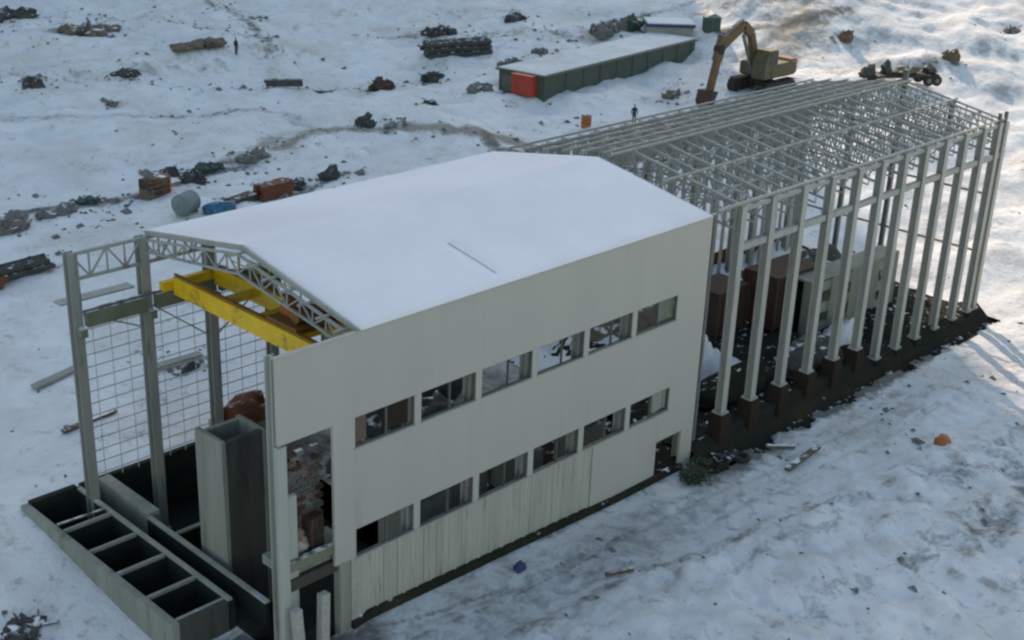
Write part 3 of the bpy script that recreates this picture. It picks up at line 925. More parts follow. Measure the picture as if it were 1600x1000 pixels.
# foundation under the near row
fnd = empty('foundation', (28.6, 0, 0))
tag(fnd, 'dark concrete footings and ground beam below the near row of columns', 'foundation')
for X, zb in zip(CX, ped):
    MB().box(X - 28.6 - 0.42, X - 28.6 + 0.42, -0.45, 0.45, -1.2, zb - 0.055).build('footing', 'footing_brown' if zb > 0.5 else 'pit_shade_dark', fnd, bevel=0.03)
for a, b in zip(CX, CX[1:]):
    if b - a < 1: continue
    MB().box(a - 28.6 + 0.43, b - 28.6 - 0.43, -0.2, 0.2, -0.8, 0.5 if a < 42 else -0.15).build('ground_beam', 'pit_shade_dark', fnd)

# things standing inside the frame
def container(name, label, x, y, z, lx, ly, lz, rz, m_, group=None):
    t = empty(name, (x, y, z), rz)
    tag(t, label, 'container', group)
    MB().box(-lx / 2 + 0.03, lx / 2 - 0.03, -ly / 2 + 0.03, ly / 2 - 0.03, 0.12, lz - 0.05).build('body', m_, t)
    n = int(lx / 0.3)
    for s in (-1, 1):
        m = MB()
        for i in range(n):
            xx = -lx / 2 + 0.15 + i * (lx - 0.3) / max(1, n - 1)
            m.box(xx - 0.05, xx + 0.05, s * ly / 2 - 0.04, s * ly / 2 + 0.01, 0.18, lz - 0.15)
        m.build('side_ribs', m_, t)
    for sx in (-1, 1):
        for sy in (-1, 1):
            MB().box(sx * lx / 2 - 0.07, sx * lx / 2 + 0.07, sy * ly / 2 - 0.07, sy * ly / 2 + 0.07, 0, lz).build('corner_post', m_, t)
    MB().box(-lx / 2 - 0.02, lx / 2 + 0.02, -ly / 2 - 0.02, ly / 2 + 0.02, lz + 0.003, lz + 0.1).build('roof', 'snow' if lz < 3 else m_, t)
    return t


container('storage_container', 'dark brown steel container inside the frame next to the clad hall', 41.0, 9.3, 0.1, 3.2, 2.4, 3.0, 0.0, 'rust_brown')
container('storage_container', 'long dark brown container inside the frame behind the fourth column', 45.6, 7.6, 0.1, 4.6, 2.6, 3.6, -0.05, 'rust_brown')
# concrete cell wall with square openings
cw = empty('concrete_cell_wall', (50.5, 5.0, 0.0), -0.05)
tag(cw, 'grey green concrete wall with two rows of square openings inside the frame', 'concrete wall')
for i in range(5):
    xx = -5 + i * 2.3
    MB().box(xx - 0.5, xx + 0.5, -0.3, 0.3, -0.3, 3.4).build('pier', 'concrete', cw)
    if i < 4:
        for z in (-0.3, 1.1, 2.6): MB().box(xx + 0.5, xx + 1.8, -0.28, 0.28, z, z + 0.7).build('lintel', 'concrete', cw)
MB().box(-5.5, 4.7, 0.9, 1.2, -0.3, 3.2).build('back_wall', 'pit_shade_dark', cw)
MB().box(-5.5, 4.7, -0.3, 1.25, 3.404, 3.55).build('cap', 'concrete_pale', cw)


def heap(name, label, cat, x, y, z, rx, ry, rz, m_, seed=1, rough=0.35, group=None, sub=3, sink=0.25, rot=0.0, kind=None, freq=1.3):
    o = MB().blob((0, 0, 0), rx, ry, rz, seed, rough, sub, flat=0.4, freq=freq).build(name, m_, None, (x, y, z + rz * (0.4 - sink * 0.3)), rot, smooth=True)
    return tag(o, label, cat, group, kind)


def snow_bank(x, y):
    n = noise.fractal(Vector((x * 0.7, y * 0.7, 4)), 0.7, 2.1, 5)
    return -0.6 + 2.5 * math.exp(-((x - 34.6) / 3.0) ** 2 - ((y - 6.3) / 1.7) ** 2) * (1 + 0.55 * n)


sb_ = sheet('snow_heap', 29.0, 40.5, 2.6, 10.0, 46, 32, snow_bank, 'snow')
del sb_['kind']
tag(sb_, 'white snow heap inside the frame against the clad hall', 'snow heap')
heap('snow_heap', 'low snow heap in front of the concrete cell wall', 'snow heap', 46.4, 3.3, -0.2, 1.8, 0.9, 0.7, 'snow', 5, 0.8)
heap('earth_heap', 'dark green brown earth heap inside the frame behind the first columns', 'earth heap', 34.0, 3.0, 0.0, 4.0, 1.3, 1.1, 'earth_dark', 6)
heap('rubble_heap', 'dark rubble heap below the middle columns of the frame', 'rubble heap', 41.0, 2.2, 0.0, 3.0, 1.0, 1.0, 'rock_dark', 8, 0.6)
heap('rubble_heap', 'dark debris heap near the far end inside the frame', 'rubble heap', 53.5, 9.5, 0.1, 3.0, 2.0, 1.8, 'rock_dark', 9, 0.6)
heap('earth_heap', 'earth heap at the back of the frame near the far row', 'earth heap', 38.0, 13.0, 0.1, 5.0, 1.4, 1.4, 'earth', 10, 0.5)

# inside the clad hall: machine blocks seen through the windows
for i, (x, y, z, lx, ly, lz, m_, lb) in enumerate([
        (9.5, 3.0, -0.2, 2.6, 2.0, 5.2, 'rust_brown', 'brown steel tank frame seen through the second upper window'),
        (13.0, 4.0, -0.2, 2.2, 2.0, 4.2, 'steel_dark', 'dark machine block seen through the third upper window'),
        (17.2, 4.0, -0.2, 2.0, 1.6, 3.6, 'tarp_green', 'green machine block seen through the fourth upper window'),
        (21.8, 4.0, -0.2, 2.0, 1.6, 3.4, 'steel_dark', 'dark machine block seen through the sixth upper window')]):
    t = empty('machine_block', (x, y, z)); tag(t, lb, 'machine')
    MB().box(-lx / 2, lx / 2, -ly / 2, ly / 2, 0, lz * 0.55).build('base', 'concrete', t)
    MB().box(-lx / 2 + 0.2, lx / 2 - 0.2, -ly / 2 + 0.2, ly / 2 - 0.2, lz * 0.55 + 0.003, lz * 0.9).build('housing', m_, t, bevel=0.08)
    MB().tube((-0.5, 0, lz * 0.9), (-0.5, 0, lz), 0.35, 12).build('stack', m_, t)
    MB().box(0.0, lx / 2 - 0.3, -0.5, 0.5, lz * 0.9 + 0.003, lz * 0.97).build('hatch', 'steel', t)

for x, y, r, sd_, lb in ((12.0, 9.5, 1.3, 71, 'dark rubble on the floor seen through the second upper window'), (14.5, 12.0, 1.5, 72, 'dark rubble on the floor seen through the third upper window'),
                         (18.5, 11.5, 1.2, 73, 'dark rubble on the floor seen through the fourth upper window'), (21.0, 13.5, 1.4, 74, 'dark rubble on the floor seen through the fifth upper window')):
    heap('rubble_heap', lb, 'rubble heap', x, y, 0.1, r * 1.3, r, r * 0.8, 'rock_dark', sd_, 0.8)
# ================================================================ CONCRETE BASIN AND PIT
basin = empty('concrete_basin', (-2.5, 3.8, -1.5))
tag(basin, 'open concrete basin split into dark cells by thin cross beams', 'basin')


def bpart(mb, name, m_, **kw):
    mb.v = [(p[0] + 2.5, p[1] - 3.8, p[2] + 1.5) for p in mb.v]
    return mb.build(name, m_, basin, **kw)


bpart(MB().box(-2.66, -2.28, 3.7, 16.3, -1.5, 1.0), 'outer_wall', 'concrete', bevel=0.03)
bpart(MB().box(-2.275, 0.0, 3.7, 4.0, -1.5, 0.95), 'front_wall', 'concrete_dark_shade', bevel=0.03)
bpart(MB().box(-2.275, 0.0, 16.0, 16.32, -1.5, 1.1), 'rear_wall', 'pit_shade_dark')
bpart(MB().box(0.005, 0.30, 3.7, 16.3, -2.2, 0.92), 'inner_wall', 'pit_shade_dark')
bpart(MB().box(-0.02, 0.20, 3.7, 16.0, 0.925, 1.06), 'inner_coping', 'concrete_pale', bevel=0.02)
bpart(MB().box(-2.275, 0.0, 4.0, 16.0, -1.5, -1.3), 'floor', 'pit_shade_dark')
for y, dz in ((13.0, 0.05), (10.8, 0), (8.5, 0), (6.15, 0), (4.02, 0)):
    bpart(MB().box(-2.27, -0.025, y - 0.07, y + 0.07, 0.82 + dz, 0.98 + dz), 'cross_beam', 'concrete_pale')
    bpart(MB().box(-2.27, 0.0, y - 0.05, y + 0.05, -1.3, 0.81), 'cell_wall', 'pit_shade_dark')
bpart(MB().beam((-2.3, 13.55, 1.05), (-0.05, 13.42, 1.05), 0.12, 0.08), 'plank', 'timber')

chan = empty('channel_wall', (1.1, 2.6, -2.2))
tag(chan, 'narrow pale topped wall of the channel between basin and shaft', 'wall')
m = MB(); m.box(-0.08, 0.12, 0, 9.0, 0, 3.1); m.build('wall', 'pit_shade_dark', chan)
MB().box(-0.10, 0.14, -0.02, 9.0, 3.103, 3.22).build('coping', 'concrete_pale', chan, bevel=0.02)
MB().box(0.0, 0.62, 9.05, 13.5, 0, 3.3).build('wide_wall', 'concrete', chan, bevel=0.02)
MB().box(-0.74, -0.1, 0, 13.5, -0.1, 2.0).build('channel_bed', 'pit_shade_dark', chan)
MB().box(0.6, 7.0, 9.02, 9.22, 0, 1.6).build('cross_wall', 'pit_shade_dark', chan)
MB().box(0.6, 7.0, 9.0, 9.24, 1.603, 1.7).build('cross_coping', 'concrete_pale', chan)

rear = MB().box(0.32, 10.2, 16.2, 16.5, -2.3, 0.95).build('retaining_wall', 'pit_shade_dark')
tag(rear, 'dark retaining wall along the far edge of the pit', 'wall')
fr_ = MB().box(0.36, 3.6, 0.35, 0.55, -2.2, 0.4).build('pit_wall', 'pit_shade_dark')
tag(fr_, 'dark low wall closing the pit below the facade opening', 'wall')

shaft = empty('concrete_shaft', (1.6, 6.13, -2.1))
tag(shaft, 'tall hollow concrete shaft standing in the pit beside the facade', 'shaft')
SX, SY, SH, ST = 2.3, 2.0, 8.75, 0.25
MB().box(0, ST, 0, SY, 0, SH).build('side_wall', 'concrete', shaft, bevel=0.03)
MB().box(SX - ST, SX, 0, SY, 0, SH - 0.1).build('side_wall', 'concrete', shaft, bevel=0.03)
MB().box(ST + 0.003, SX - ST - 0.003, 0.01, ST, 0, SH - 0.05).build('front_wall', 'concrete_dark_shade', shaft)  # shade from the facade is put into this face's darker concrete colour
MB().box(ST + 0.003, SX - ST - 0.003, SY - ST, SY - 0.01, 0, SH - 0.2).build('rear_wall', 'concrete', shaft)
MB().box(ST + 0.01, SX - ST - 0.01, ST + 0.01, SY - ST - 0.01, SH - 2.2, SH - 2.0).build('inner_deck', 'pit_shade_dark', shaft)
MB().box(SX - 0.02, SX + 0.4, 0.1, 1.8, 0, SH - 0.4).build('buttress', 'concrete_dark_shade', shaft)

heap('rust_scrap_heap', 'rusty red brown scrap heap on the ground behind the shaft', 'scrap heap', 8.8, 15.0, 2.15, 1.7, 0.8, 0.95, 'rust', 12, 0.6)
# a deck carries that scrap
dk = MB().box(7.3, 12.4, 13.9, 16.1, 1.75, 2.15).build('concrete_deck', 'concrete'); tag(dk, 'small concrete deck at the far columns behind the shaft', 'deck')
MB().box(7.5, 7.8, 14.0, 14.3, -2.1, 1.745).build('pier', 'concrete', dk); MB().box(12.0, 12.3, 14.0, 14.3, -2.1, 1.745).build('pier', 'concrete', dk)

bw = empty('block_wall', (1.05, 0.95, 3.95)); tag(bw, 'unfinished wall of brown and grey blocks behind the facade opening', 'block wall')
rndb = random.Random(3)
for k in range(23):
    for q in range(5):
        if k > 17 and rndb.random() < (k - 17) * 0.17: continue
        x0 = q * 0.36 - (0.18 if k % 2 else 0)
        MB().box(x0 + 0.01, x0 + 0.345, rndb.uniform(-.03, .03), 0.2, k * 0.2 + 0.005, k * 0.2 + 0.19).build('block', rndb.choice(('block_pink', 'rock', 'block_grey', 'block_pink', 'rust_brown')), bw)
# goods on the intermediate floor behind the facade opening
for i, (x, y, lx, ly, lz, m_, lb) in enumerate([
        (1.0, 0.65, 0.8, 0.5, 1.3, 'brick', 'brick stack on the floor behind the facade opening'),
        (2.1, 0.75, 0.7, 0.6, 1.6, 'rust_brown', 'tall brown crate stack behind the facade opening')]):
    t = empty('brick_stack' if i == 0 else 'crate_stack', (x, y, 3.95), 0.1 * i); tag(t, lb, 'stack')
    nl = int(lz / 0.26)
    for k in range(nl):
        for q in range(3):
            MB().box(-lx / 2 + q * lx / 3 + 0.01, -lx / 2 + (q + 1) * lx / 3 - 0.01, -ly / 2 + random.uniform(-.03, .03), ly / 2, k * 0.26 + 0.004, (k + 1) * 0.26 - 0.006).build('brick' if i == 0 else 'crate', m_, t)
heap('sack_pile', 'pale sack pile in the facade opening', 'sacks', 1.2, 0.8, 4.35, 0.6, 0.4, 0.55, 'sack', 4, 0.6)
heap('rubble_heap', 'grey rubble in the facade opening below the wall', 'rubble heap', 2.0, 1.2, 3.95, 0.8, 0.5, 1.0, 'rock', 14, 0.7)
tp = MB().box(-0.19, 0.19, -0.16, 0.16, 0, 4.0).build('prop_post', 'sack', None, (0.55, -0.55, -1.4), bevel=0.02); tp.rotation_euler = (0, R(-4), 0)
tag(tp, 'leaning pale post below the facade opening beside the end column', 'post')
tp = MB().box(-0.21, 0.21, -0.17, 0.17, 0, 4.1).build('prop_post', 'sack', None, (1.5, -0.5, -1.4), bevel=0.02); tp.rotation_euler = (0, R(2), 0)
tag(tp, 'upright pale post below the middle of the facade opening', 'post')

# ================================================================ THE SITE BEHIND
def gz(x, y): return ground_z(x, y)


HEAPS = []


def rubble(name, label, x, y, rx, ry, rz, m_, seed, n=7, group=None, cat='rubble heap', rot=0.0):
    """a heap of separate angular lumps joined as one pile"""
    rnd = random.Random(seed)
    m = MB()
    lump = min(rx, 1.5 * ry)
    n = int(n * (1 + 0.9 * (rx / lump - 1))) + 3
    for i in range(n):
        a = rnd.uniform(0, 6.28); q = math.sqrt(rnd.random()) * 0.75
        k = rnd.uniform(0.30, 0.58)
        cx, cy = math.cos(a) * q * rx, math.sin(a) * q * ry
        m.blob((cx, cy, rz * (0.15 + 0.40 * rnd.random()) * (1.1 - q)), lump * k, lump * k * rnd.uniform(.6, 1.0), rz * k * 1.15, seed + i, 0.8, 2, flat=0.5, freq=1.9)
    HEAPS.append((x, y, rx, ry))
    if seed % 3 != 2:
        for i in range(4 + seed % 4):
            a = rnd.uniform(0, 6.28); cx, cy = rnd.uniform(-.6, .6) * rx, rnd.uniform(-.6, .6) * ry
            ln = rnd.uniform(0.5, 1.0) * lump; dz = rnd.uniform(-0.15, 0.5) * lump
            c = rz * rnd.uniform(0.25, 0.6)
            m.beam((cx - math.cos(a) * ln, cy - math.sin(a) * ln, c - dz * 0.4), (cx + math.cos(a) * ln, cy + math.sin(a) * ln, c + dz), rnd.uniform(.05, .16), rnd.uniform(.04, .10))
    o = m.build(name, m_, None, (x, y, gz(x, y) - 0.05 - 0.08 * rz), rot)
    return tag(o, label, cat, group)


# long green shed
sh = empty('long_shed', (67.92, 49.96, gz(67.9, 50)), math.atan2(3.86, 29.0))
tag(sh, 'long low green walled shed with snow on its flat roof', 'shed')
SL, SD, SHH = 29.3, 5.6, 2.4
MB().box(0, SL, 0, 0.15, -0.6, SHH).build('long_wall', 'green_wall', sh)
MB().box(0, 0.15, 0.155, SD - 0.155, -0.6, SHH).build('end_wall', 'green_wall', sh)
MB().box(0, SL, SD - 0.15, SD, -0.6, SHH).build('rear_wall', 'green_wall', sh)
MB().box(SL - 0.15, SL, 0.155, SD - 0.155, -0.6, SHH).build('end_wall', 'green_wall', sh)
MB().box(-0.25, SL + 0.2, -0.25, SD + 0.2, SHH + 0.003, SHH + 0.14).build('roof', 'green_wall', sh)
MB().box(-0.15, SL + 0.1, -0.02, SD + 0.1, SHH + 0.144, SHH + 0.30).build('roof_snow', 'snow_ground', sh, bevel=0.06)
for i in range(9):
    xx = 1.6 + i * 3.1
    MB().box(xx + 1.9, xx + 2.05, -0.05, -0.005, -0.3, SHH).build('wall_post', 'tarp_green', sh)
MB().box(-0.05, -0.005, 4.0, 5.1, -0.4, 2.0).build('door', 'window_frame', sh)
rc = empty('red_container', (66.6, 51.9, gz(66.6, 51.9)), math.atan2(3.86, 29.0)); tag(rc, 'small red container at the near end of the long green shed', 'container')
MB().box(0, 1.6, -1.2, 1.2, 0.1, 2.0).build('body', 'red_paint', rc, bevel=0.04)
for i in range(6): MB().box(-0.03, 0.01, -1.1 + i * 0.4, -0.95 + i * 0.4, 0.2, 1.9).build('rib', 'red_paint', rc)
MB().box(-0.04, 1.64, -1.24, 1.24, 2.003, 2.08).build('roof', 'red_paint', rc)

# hut with flat snow roof behind
ht = empty('flat_hut', (97.2, 57.6, gz(97.2, 57.6)), -0.75); tag(ht, 'flat roofed hut with a dark eave behind the long shed', 'hut')
MB().box(-2.6, 2.6, 0, 3.5, -0.5, 1.5).build('wall', 'concrete_pale', ht)
MB().box(-2.8, 2.8, -0.3, 3.7, 1.503, 1.85).build('eave', 'blue_dark', ht)
MB().box(-2.7, 2.7, -0.2, 3.6, 1.854, 2.0).build('roof_snow', 'snow', ht)
ht = empty('small_hut', (101.2, 54.6, gz(101.2, 54.6)), -0.7); tag(ht, 'small dark teal hut at the far end of the long shed', 'hut')
MB().box(-0.9, 0.9, 0, 1.6, -0.3, 1.7).build('wall', 'tarp_green', ht)
MB().prism([(-1.05, 1.703), (1.05, 1.703), (0, 2.2)], -0.15, 1.75).build('roof', 'teal_grey', ht)

# material stacks: bundles of bars, each bar a part
def bar_stack(name, label, x, y, rz, ln, nw, nh, sz, m_, cat='stack', round_=False, mats=None, group=None):
    t = empty(name, (x, y, gz(x, y) + 0.02), rz); tag(t, label, cat, group)
    rnd = random.Random(int(x * 10))
    for k in range(nh):
        for q in range(nw):
            dx = rnd.uniform(-0.25, 0.25)
            mm_ = mats[(k * nw + q) % len(mats)] if mats else m_
            yy = (q - (nw - 1) / 2) * sz * 1.05; zz = k * sz * 1.02
            if round_: MB().tube((-ln / 2 + dx, yy, zz + sz / 2), (ln / 2 + dx, yy, zz + sz / 2), sz / 2, 8).build('pipe', mm_, t)
            else: MB().box(-ln / 2 + dx, ln / 2 + dx, yy - sz / 2, yy + sz / 2, zz, zz + sz - 0.01).build('beam', mm_, t)
    return t


def ang(p, q): return math.atan2(q[1] - p[1], q[0] - p[0])


bar_stack('pipe_stack', 'long black pipe stack on the slope left of the green shed', 73.5, 68.2, ang((67.9, 69.7), (75.7, 67.5)), 7.6, 4, 3, 0.55, 'rock_dark', round_=True)
bar_stack('beam_stack', 'low dark beam row on the upper left slope', 51.6, 70.1, ang((50.3, 71.1), (53, 69)), 3.6, 2, 2, 0.32, 'rock_dark')
bar_stack('beam_stack', 'thin dark beam row right of the low beam row', 54.6, 67.6, ang((50.3, 71.1), (53, 69)), 2.6, 1, 1, 0.25, 'rock_dark')
bar_stack('rusty_beam_stack', 'red brown rusty beam stack in the row behind the roof', 32.6, 45.3, 0.1, 3.0, 3, 3, 0.38, 'rust')
bar_stack('dark_beam_stack', 'low dark and rusty beams left of the red brown stack', 29.6, 45.4, 0.25, 2.8, 3, 1, 0.34, 'rust', mats=['rock_dark', 'rust', 'rust_brown'])
bar_stack('pipe_stack', 'dark pipe stack with a rusty end at the left picture edge', 10.4, 42.5, ang((9, 42.4), (12.8, 42.7)), 4.0, 3, 2, 0.42, 'rock_dark', round_=True)
bar_stack('rusty_beam_stack', 'short rusty red stack at the left picture edge', 8.2, 42.0, 0.1, 1.4, 3, 2, 0.38, 'rust')
# brown hut-like stack of crates in the rear row
t = empty('crate_stack', (25.6, 51.2, gz(25.6, 51.2)), 0.15); tag(t, 'brown crate stack with an orange end in the rear row', 'crates')
for i in range(3):
    for k in range(2):
        MB().box(-1.0 + i * 0.68, -0.36 + i * 0.68, -0.55, 0.55, k * 0.74, k * 0.74 + 0.70).build('crate', ('timber', 'rust_brown', 'rust')[(i + k) % 3], t, bevel=0.03)
        for z in (0.1, 0.5): MB().box(-1.0 + i * 0.68, -0.36 + i * 0.68, -0.585, -0.553, k * 0.74 + z, k * 0.74 + z + 0.09).build('batten', 'timber', t)
MB().box(1.06, 1.2, -0.6, 0.6, 0, 1.5).build('end_board', 'orange_paint', t)

DK = 'dark heaps along the rear rows'
for spec in [
    ('dark_heap', 'dark pointed heap just behind the brown crate stack', 29.4, 55.2, 0.95, 0.8, 0.8, 'rock_dark', 21),
    ('dark_heap', 'larger dark pointed heap right of the brown crate stack', 29.3, 51.5, 1.1, 0.9, 1.1, 'rock_dark', 22),
    ('rubble_heap', 'green grey rubble right of the pointed dark heaps', 32.4, 54.3, 1.5, 0.7, 0.7, 'tarp_green', 23),
    ('rubble_heap', 'long grey green rubble at the right end of the rear row', 36.4, 54.0, 2.2, 0.8, 0.75, 'rock', 24),
    ('rubble_heap', 'small dark green rubble left of the brown crate stack', 21.4, 53.2, 1.3, 0.6, 0.6, 'tarp_green', 25),
    ('rubble_heap', 'long low rubble at the left of the rear row', 18.3, 52.0, 2.2, 0.7, 0.6, 'rock', 26),
    ('boulder', 'grey boulder heap at the left picture edge in the rear row', 13.8, 50.7, 1.5, 1.0, 1.1, 'rock', 27),
    ('rubble_heap', 'dark rubble at the right of the red brown stack', 35.3, 46.6, 1.2, 0.7, 0.75, 'rock_dark', 28),
    ('tyre_heap', 'dark lumpy heap at the right end of the row behind the roof', 38.8, 45.9, 1.3, 0.7, 0.85, 'rock_dark', 29),
    ('rubble_heap', 'dark brown rubble in the snow above the road', 59.4, 64.3, 1.4, 0.9, 1.1, 'rust_brown', 30),
    ('rubble_heap', 'dark grey rubble below the long pipe stack', 66.3, 64.6, 1.4, 0.8, 1.0, 'rock_dark', 31),
    ('dark_heap', 'dark scrap heap on the snow beside the road', 49.0, 54.5, 1.3, 0.8, 1.1, 'rock_dark', 32),
    ('rubble_heap', 'small flat teal rubble right of the scrap heap', 50.4, 52.0, 0.9, 0.5, 0.35, 'teal_grey', 33),
    ('rubble_heap', 'small dark lump in the middle of the snow field', 58.1, 55.7, 0.8, 0.5, 0.7, 'rock_dark', 34),
    ('rubble_heap', 'dark broken ground beside the red container', 64.3, 55.3, 1.5, 0.9, 0.8, 'rock', 35),
    ('rubble_heap', 'brown heap on the snow in front of the excavator', 81.0, 44.3, 1.0, 0.7, 0.8, 'earth', 36),
    ('rubble_heap', 'dark lump far up the slope at the top edge', 78.0, 76.0, 2.4, 1.0, 1.0, 'rock_dark', 37),
    ('rubble_heap', 'brown lump under the dark lump at the top edge', 77.0, 72.5, 1.5, 0.9, 0.9, 'earth', 38),
    ('rubble_heap', 'dark lump at the top edge above the green shed', 89.0, 74.5, 1.6, 0.9, 0.9, 'rock_dark', 39),
    ('rubble_heap', 'purple grey rubble above the near end of the green shed', 75.0, 61.5, 1.8, 0.8, 0.8, 'rock', 40),
    ('rubble_heap', 'grey rubble above the middle of the green shed', 81.5, 63.3, 1.3, 0.8, 0.9, 'rock', 41),
    ('rubble_heap', 'small dark teal heap behind the middle of the green shed', 84.3, 59.8, 1.1, 0.7, 0.7, 'teal_grey', 42),
    ('rubble_heap', 'brown grey rock bank behind the far end of the green shed', 93.5, 63.8, 3.6, 1.2, 1.6, 'rock', 43),
    ('rubble_heap', 'dark teal rock bank above the flat hut', 97.2, 63.6, 2.4, 1.2, 1.9, 'tarp_green', 44),
    ('rubble_heap', 'brown rocky patch at the top left', 45.4, 96.0, 3.4, 1.8, 1.6, 'earth', 45),
    ('rubble_heap', 'dark rocky patch at the upper left corner', 42.5, 106.5, 2.6, 1.5, 1.5, 'rock_dark', 46),
    ('dark_heap', 'dark round heap near the left edge of the upper slope', 31.9, 82.7, 1.2, 0.9, 1.2, 'rock_dark', 47),
    ('dark_heap', 'low dark scrap on the upper left slope', 41.0, 81.0, 2.0, 0.9, 0.9, 'rock_dark', 48),
    ('rubble_heap', 'small grey lump on the upper left snow field', 36.0, 75.3, 0.7, 0.5, 0.6, 'rock', 49),
    ('rubble_heap', 'brown rubble strip on the upper slope beside the dark post', 50.5, 84.0, 4.0, 1.4, 0.8, 'shrub_brown', 50),
    ('rubble_heap', 'orange brown rock on the sunlit slope at the right', 115.0, 31.8, 0.9, 0.9, 1.5, 'timber', 51),
    ('rubble_heap', 'dark rock on the sunlit slope at the right edge', 133.8, 33.6, 1.4, 0.9, 0.8, 'rock', 52),
    ('rubble_heap', 'brown rock at the crest of the right hand ridge', 111.5, 43.0, 1.2, 0.9, 1.3, 'timber', 53),
    ('rubble_heap', 'dark clods at the foot of the clad hall doorway', 27.9, -1.2, 0.8, 0.5, 0.5, 'rock_dark', 54),
    ('rubble_heap', 'brown earth clods beside the doorway of the clad hall', 26.6, -1.3, 1.1, 0.6, 0.6, 'earth_dark', 55),
    ('rubble_heap', 'dark lump on the snow behind the far columns', 11.2, 24.2, 0.7, 0.5, 0.7, 'rock_dark', 56),
    ('rubble_heap', 'dark snow dusted clods at the lower left corner', -6.2, 9.0, 1.1, 0.7, 0.5, 'rock_dark', 57),
]:
    nm, lb, x, y, rx, ry, rz, m_, sd_ = spec
    rubble(nm, lb, x, y, rx, ry, rz, m_, sd_, n=6 + sd_ % 4, cat='boulder' if nm == 'boulder' else 'heap')

# drum and tarpaulin near the row
dr = empty('storage_tank', (24.7, 45.3, gz(24.7, 45.3)), 0.4); tag(dr, 'grey teal round tank lying behind the roof', 'tank')
MB().tube((-0.75, 0, 0.8), (0.75, 0, 0.8), 0.78, 18).build('shell', 'teal_grey', dr)
for s in (-1, 1): MB().tube((s * 0.75, 0, 0.8), (s * 0.95, 0, 0.8), 0.78, 18, 0.45).build('end_cap', 'teal_grey', dr)
for s in (-0.5, 0.5): MB().box(s - 0.1, s + 0.1, -0.6, 0.6, 0, 0.25).build('saddle', 'concrete', dr)
heap('blue_tarpaulin', 'blue tarpaulin bundle right of the grey teal tank', 'tarpaulin', 26.9, 44.2, gz(26.9, 44.2), 1.3, 0.7, 0.55, 'blue_tarp', 60, 0.5)
# planks lying behind the far columns
for x0, y0, x1, y1, wd, m_, lb in [
        (3.6, 27.3, 6.5, 28.0, 0.55, 'concrete_pale', 'grey slab lying on the snow left of the first far column'),
        (9.6, 25.4, 12.6, 25.0, 0.6, 'concrete_pale', 'grey slab lying on the snow behind the third far column'),
        (2.2, 21.5, 5.4, 22.0, 0.3, 'timber', 'brown plank lying on the snow behind the first far column'),
        (29.3, -4.05, 32.4, -3.95, 0.32, 'timber', 'dark plank lying on the snow in front of the steel frame'),
        (30.5, -1.9, 31.6, -3.0, 0.25, 'timber', 'short dark board leaning out of the foundation trench'),
        (14.0, -4.6, 15.2, -5.2, 0.15, 'timber', 'thin stick on the snow in front of the facade')]:
    z = max(gz(x0, y0), gz(x1, y1)) + 0.12
    o = MB().beam((x0, y0, gz(x0, y0) + 0.15), (x1, y1, gz(x1, y1) + 0.15), wd, 0.16).build('slab' if 'slab' in lb else 'plank', m_)
    tag(o, lb, 'slab' if 'slab' in lb else 'plank')

# orange drum, on a post
od = empty('orange_drum', (64.3, 41.3, gz(64.3, 41.3)), 0); tag(od, 'orange drum standing on the snow behind the roof ridge', 'drum')
MB().tube((0, 0, 0.05), (0, 0, 1.05), 0.46, 16).build('shell', 'orange_paint', od)
for z in (0.0, 0.36, 0.70, 1.02): MB().tube((0, 0, z), (0, 0, z + 0.06), 0.49, 16).build('hoop', 'rust', od)


# ---------------------------------------------------------------- people
def skin_body(name, joints, edges_, mat_, parent=None, sub=2):
    me_ = bpy.data.meshes.new(name)
    me_.from_pydata([j[0] for j in joints], edges_, [])
    o = bpy.data.objects.new(name, me_); C.objects.link(o)
    me_.materials.append(MATS[mat_])
    o.parent = parent
    sk = o.modifiers.new('skin', 'SKIN')
    lay = me_.skin_vertices
    if not lay:
        bpy.context.view_layer.objects.active = o
    for i, j in enumerate(joints):
        sv_ = me_.skin_vertices[0].data[i]
        sv_.radius = j[1] if isinstance(j[1], tuple) else (j[1], j[1])
        sv_.use_root = (i == 0)
    ss = o.modifiers.new('sub', 'SUBSURF'); ss.levels = sub; ss.render_levels = sub
    return o


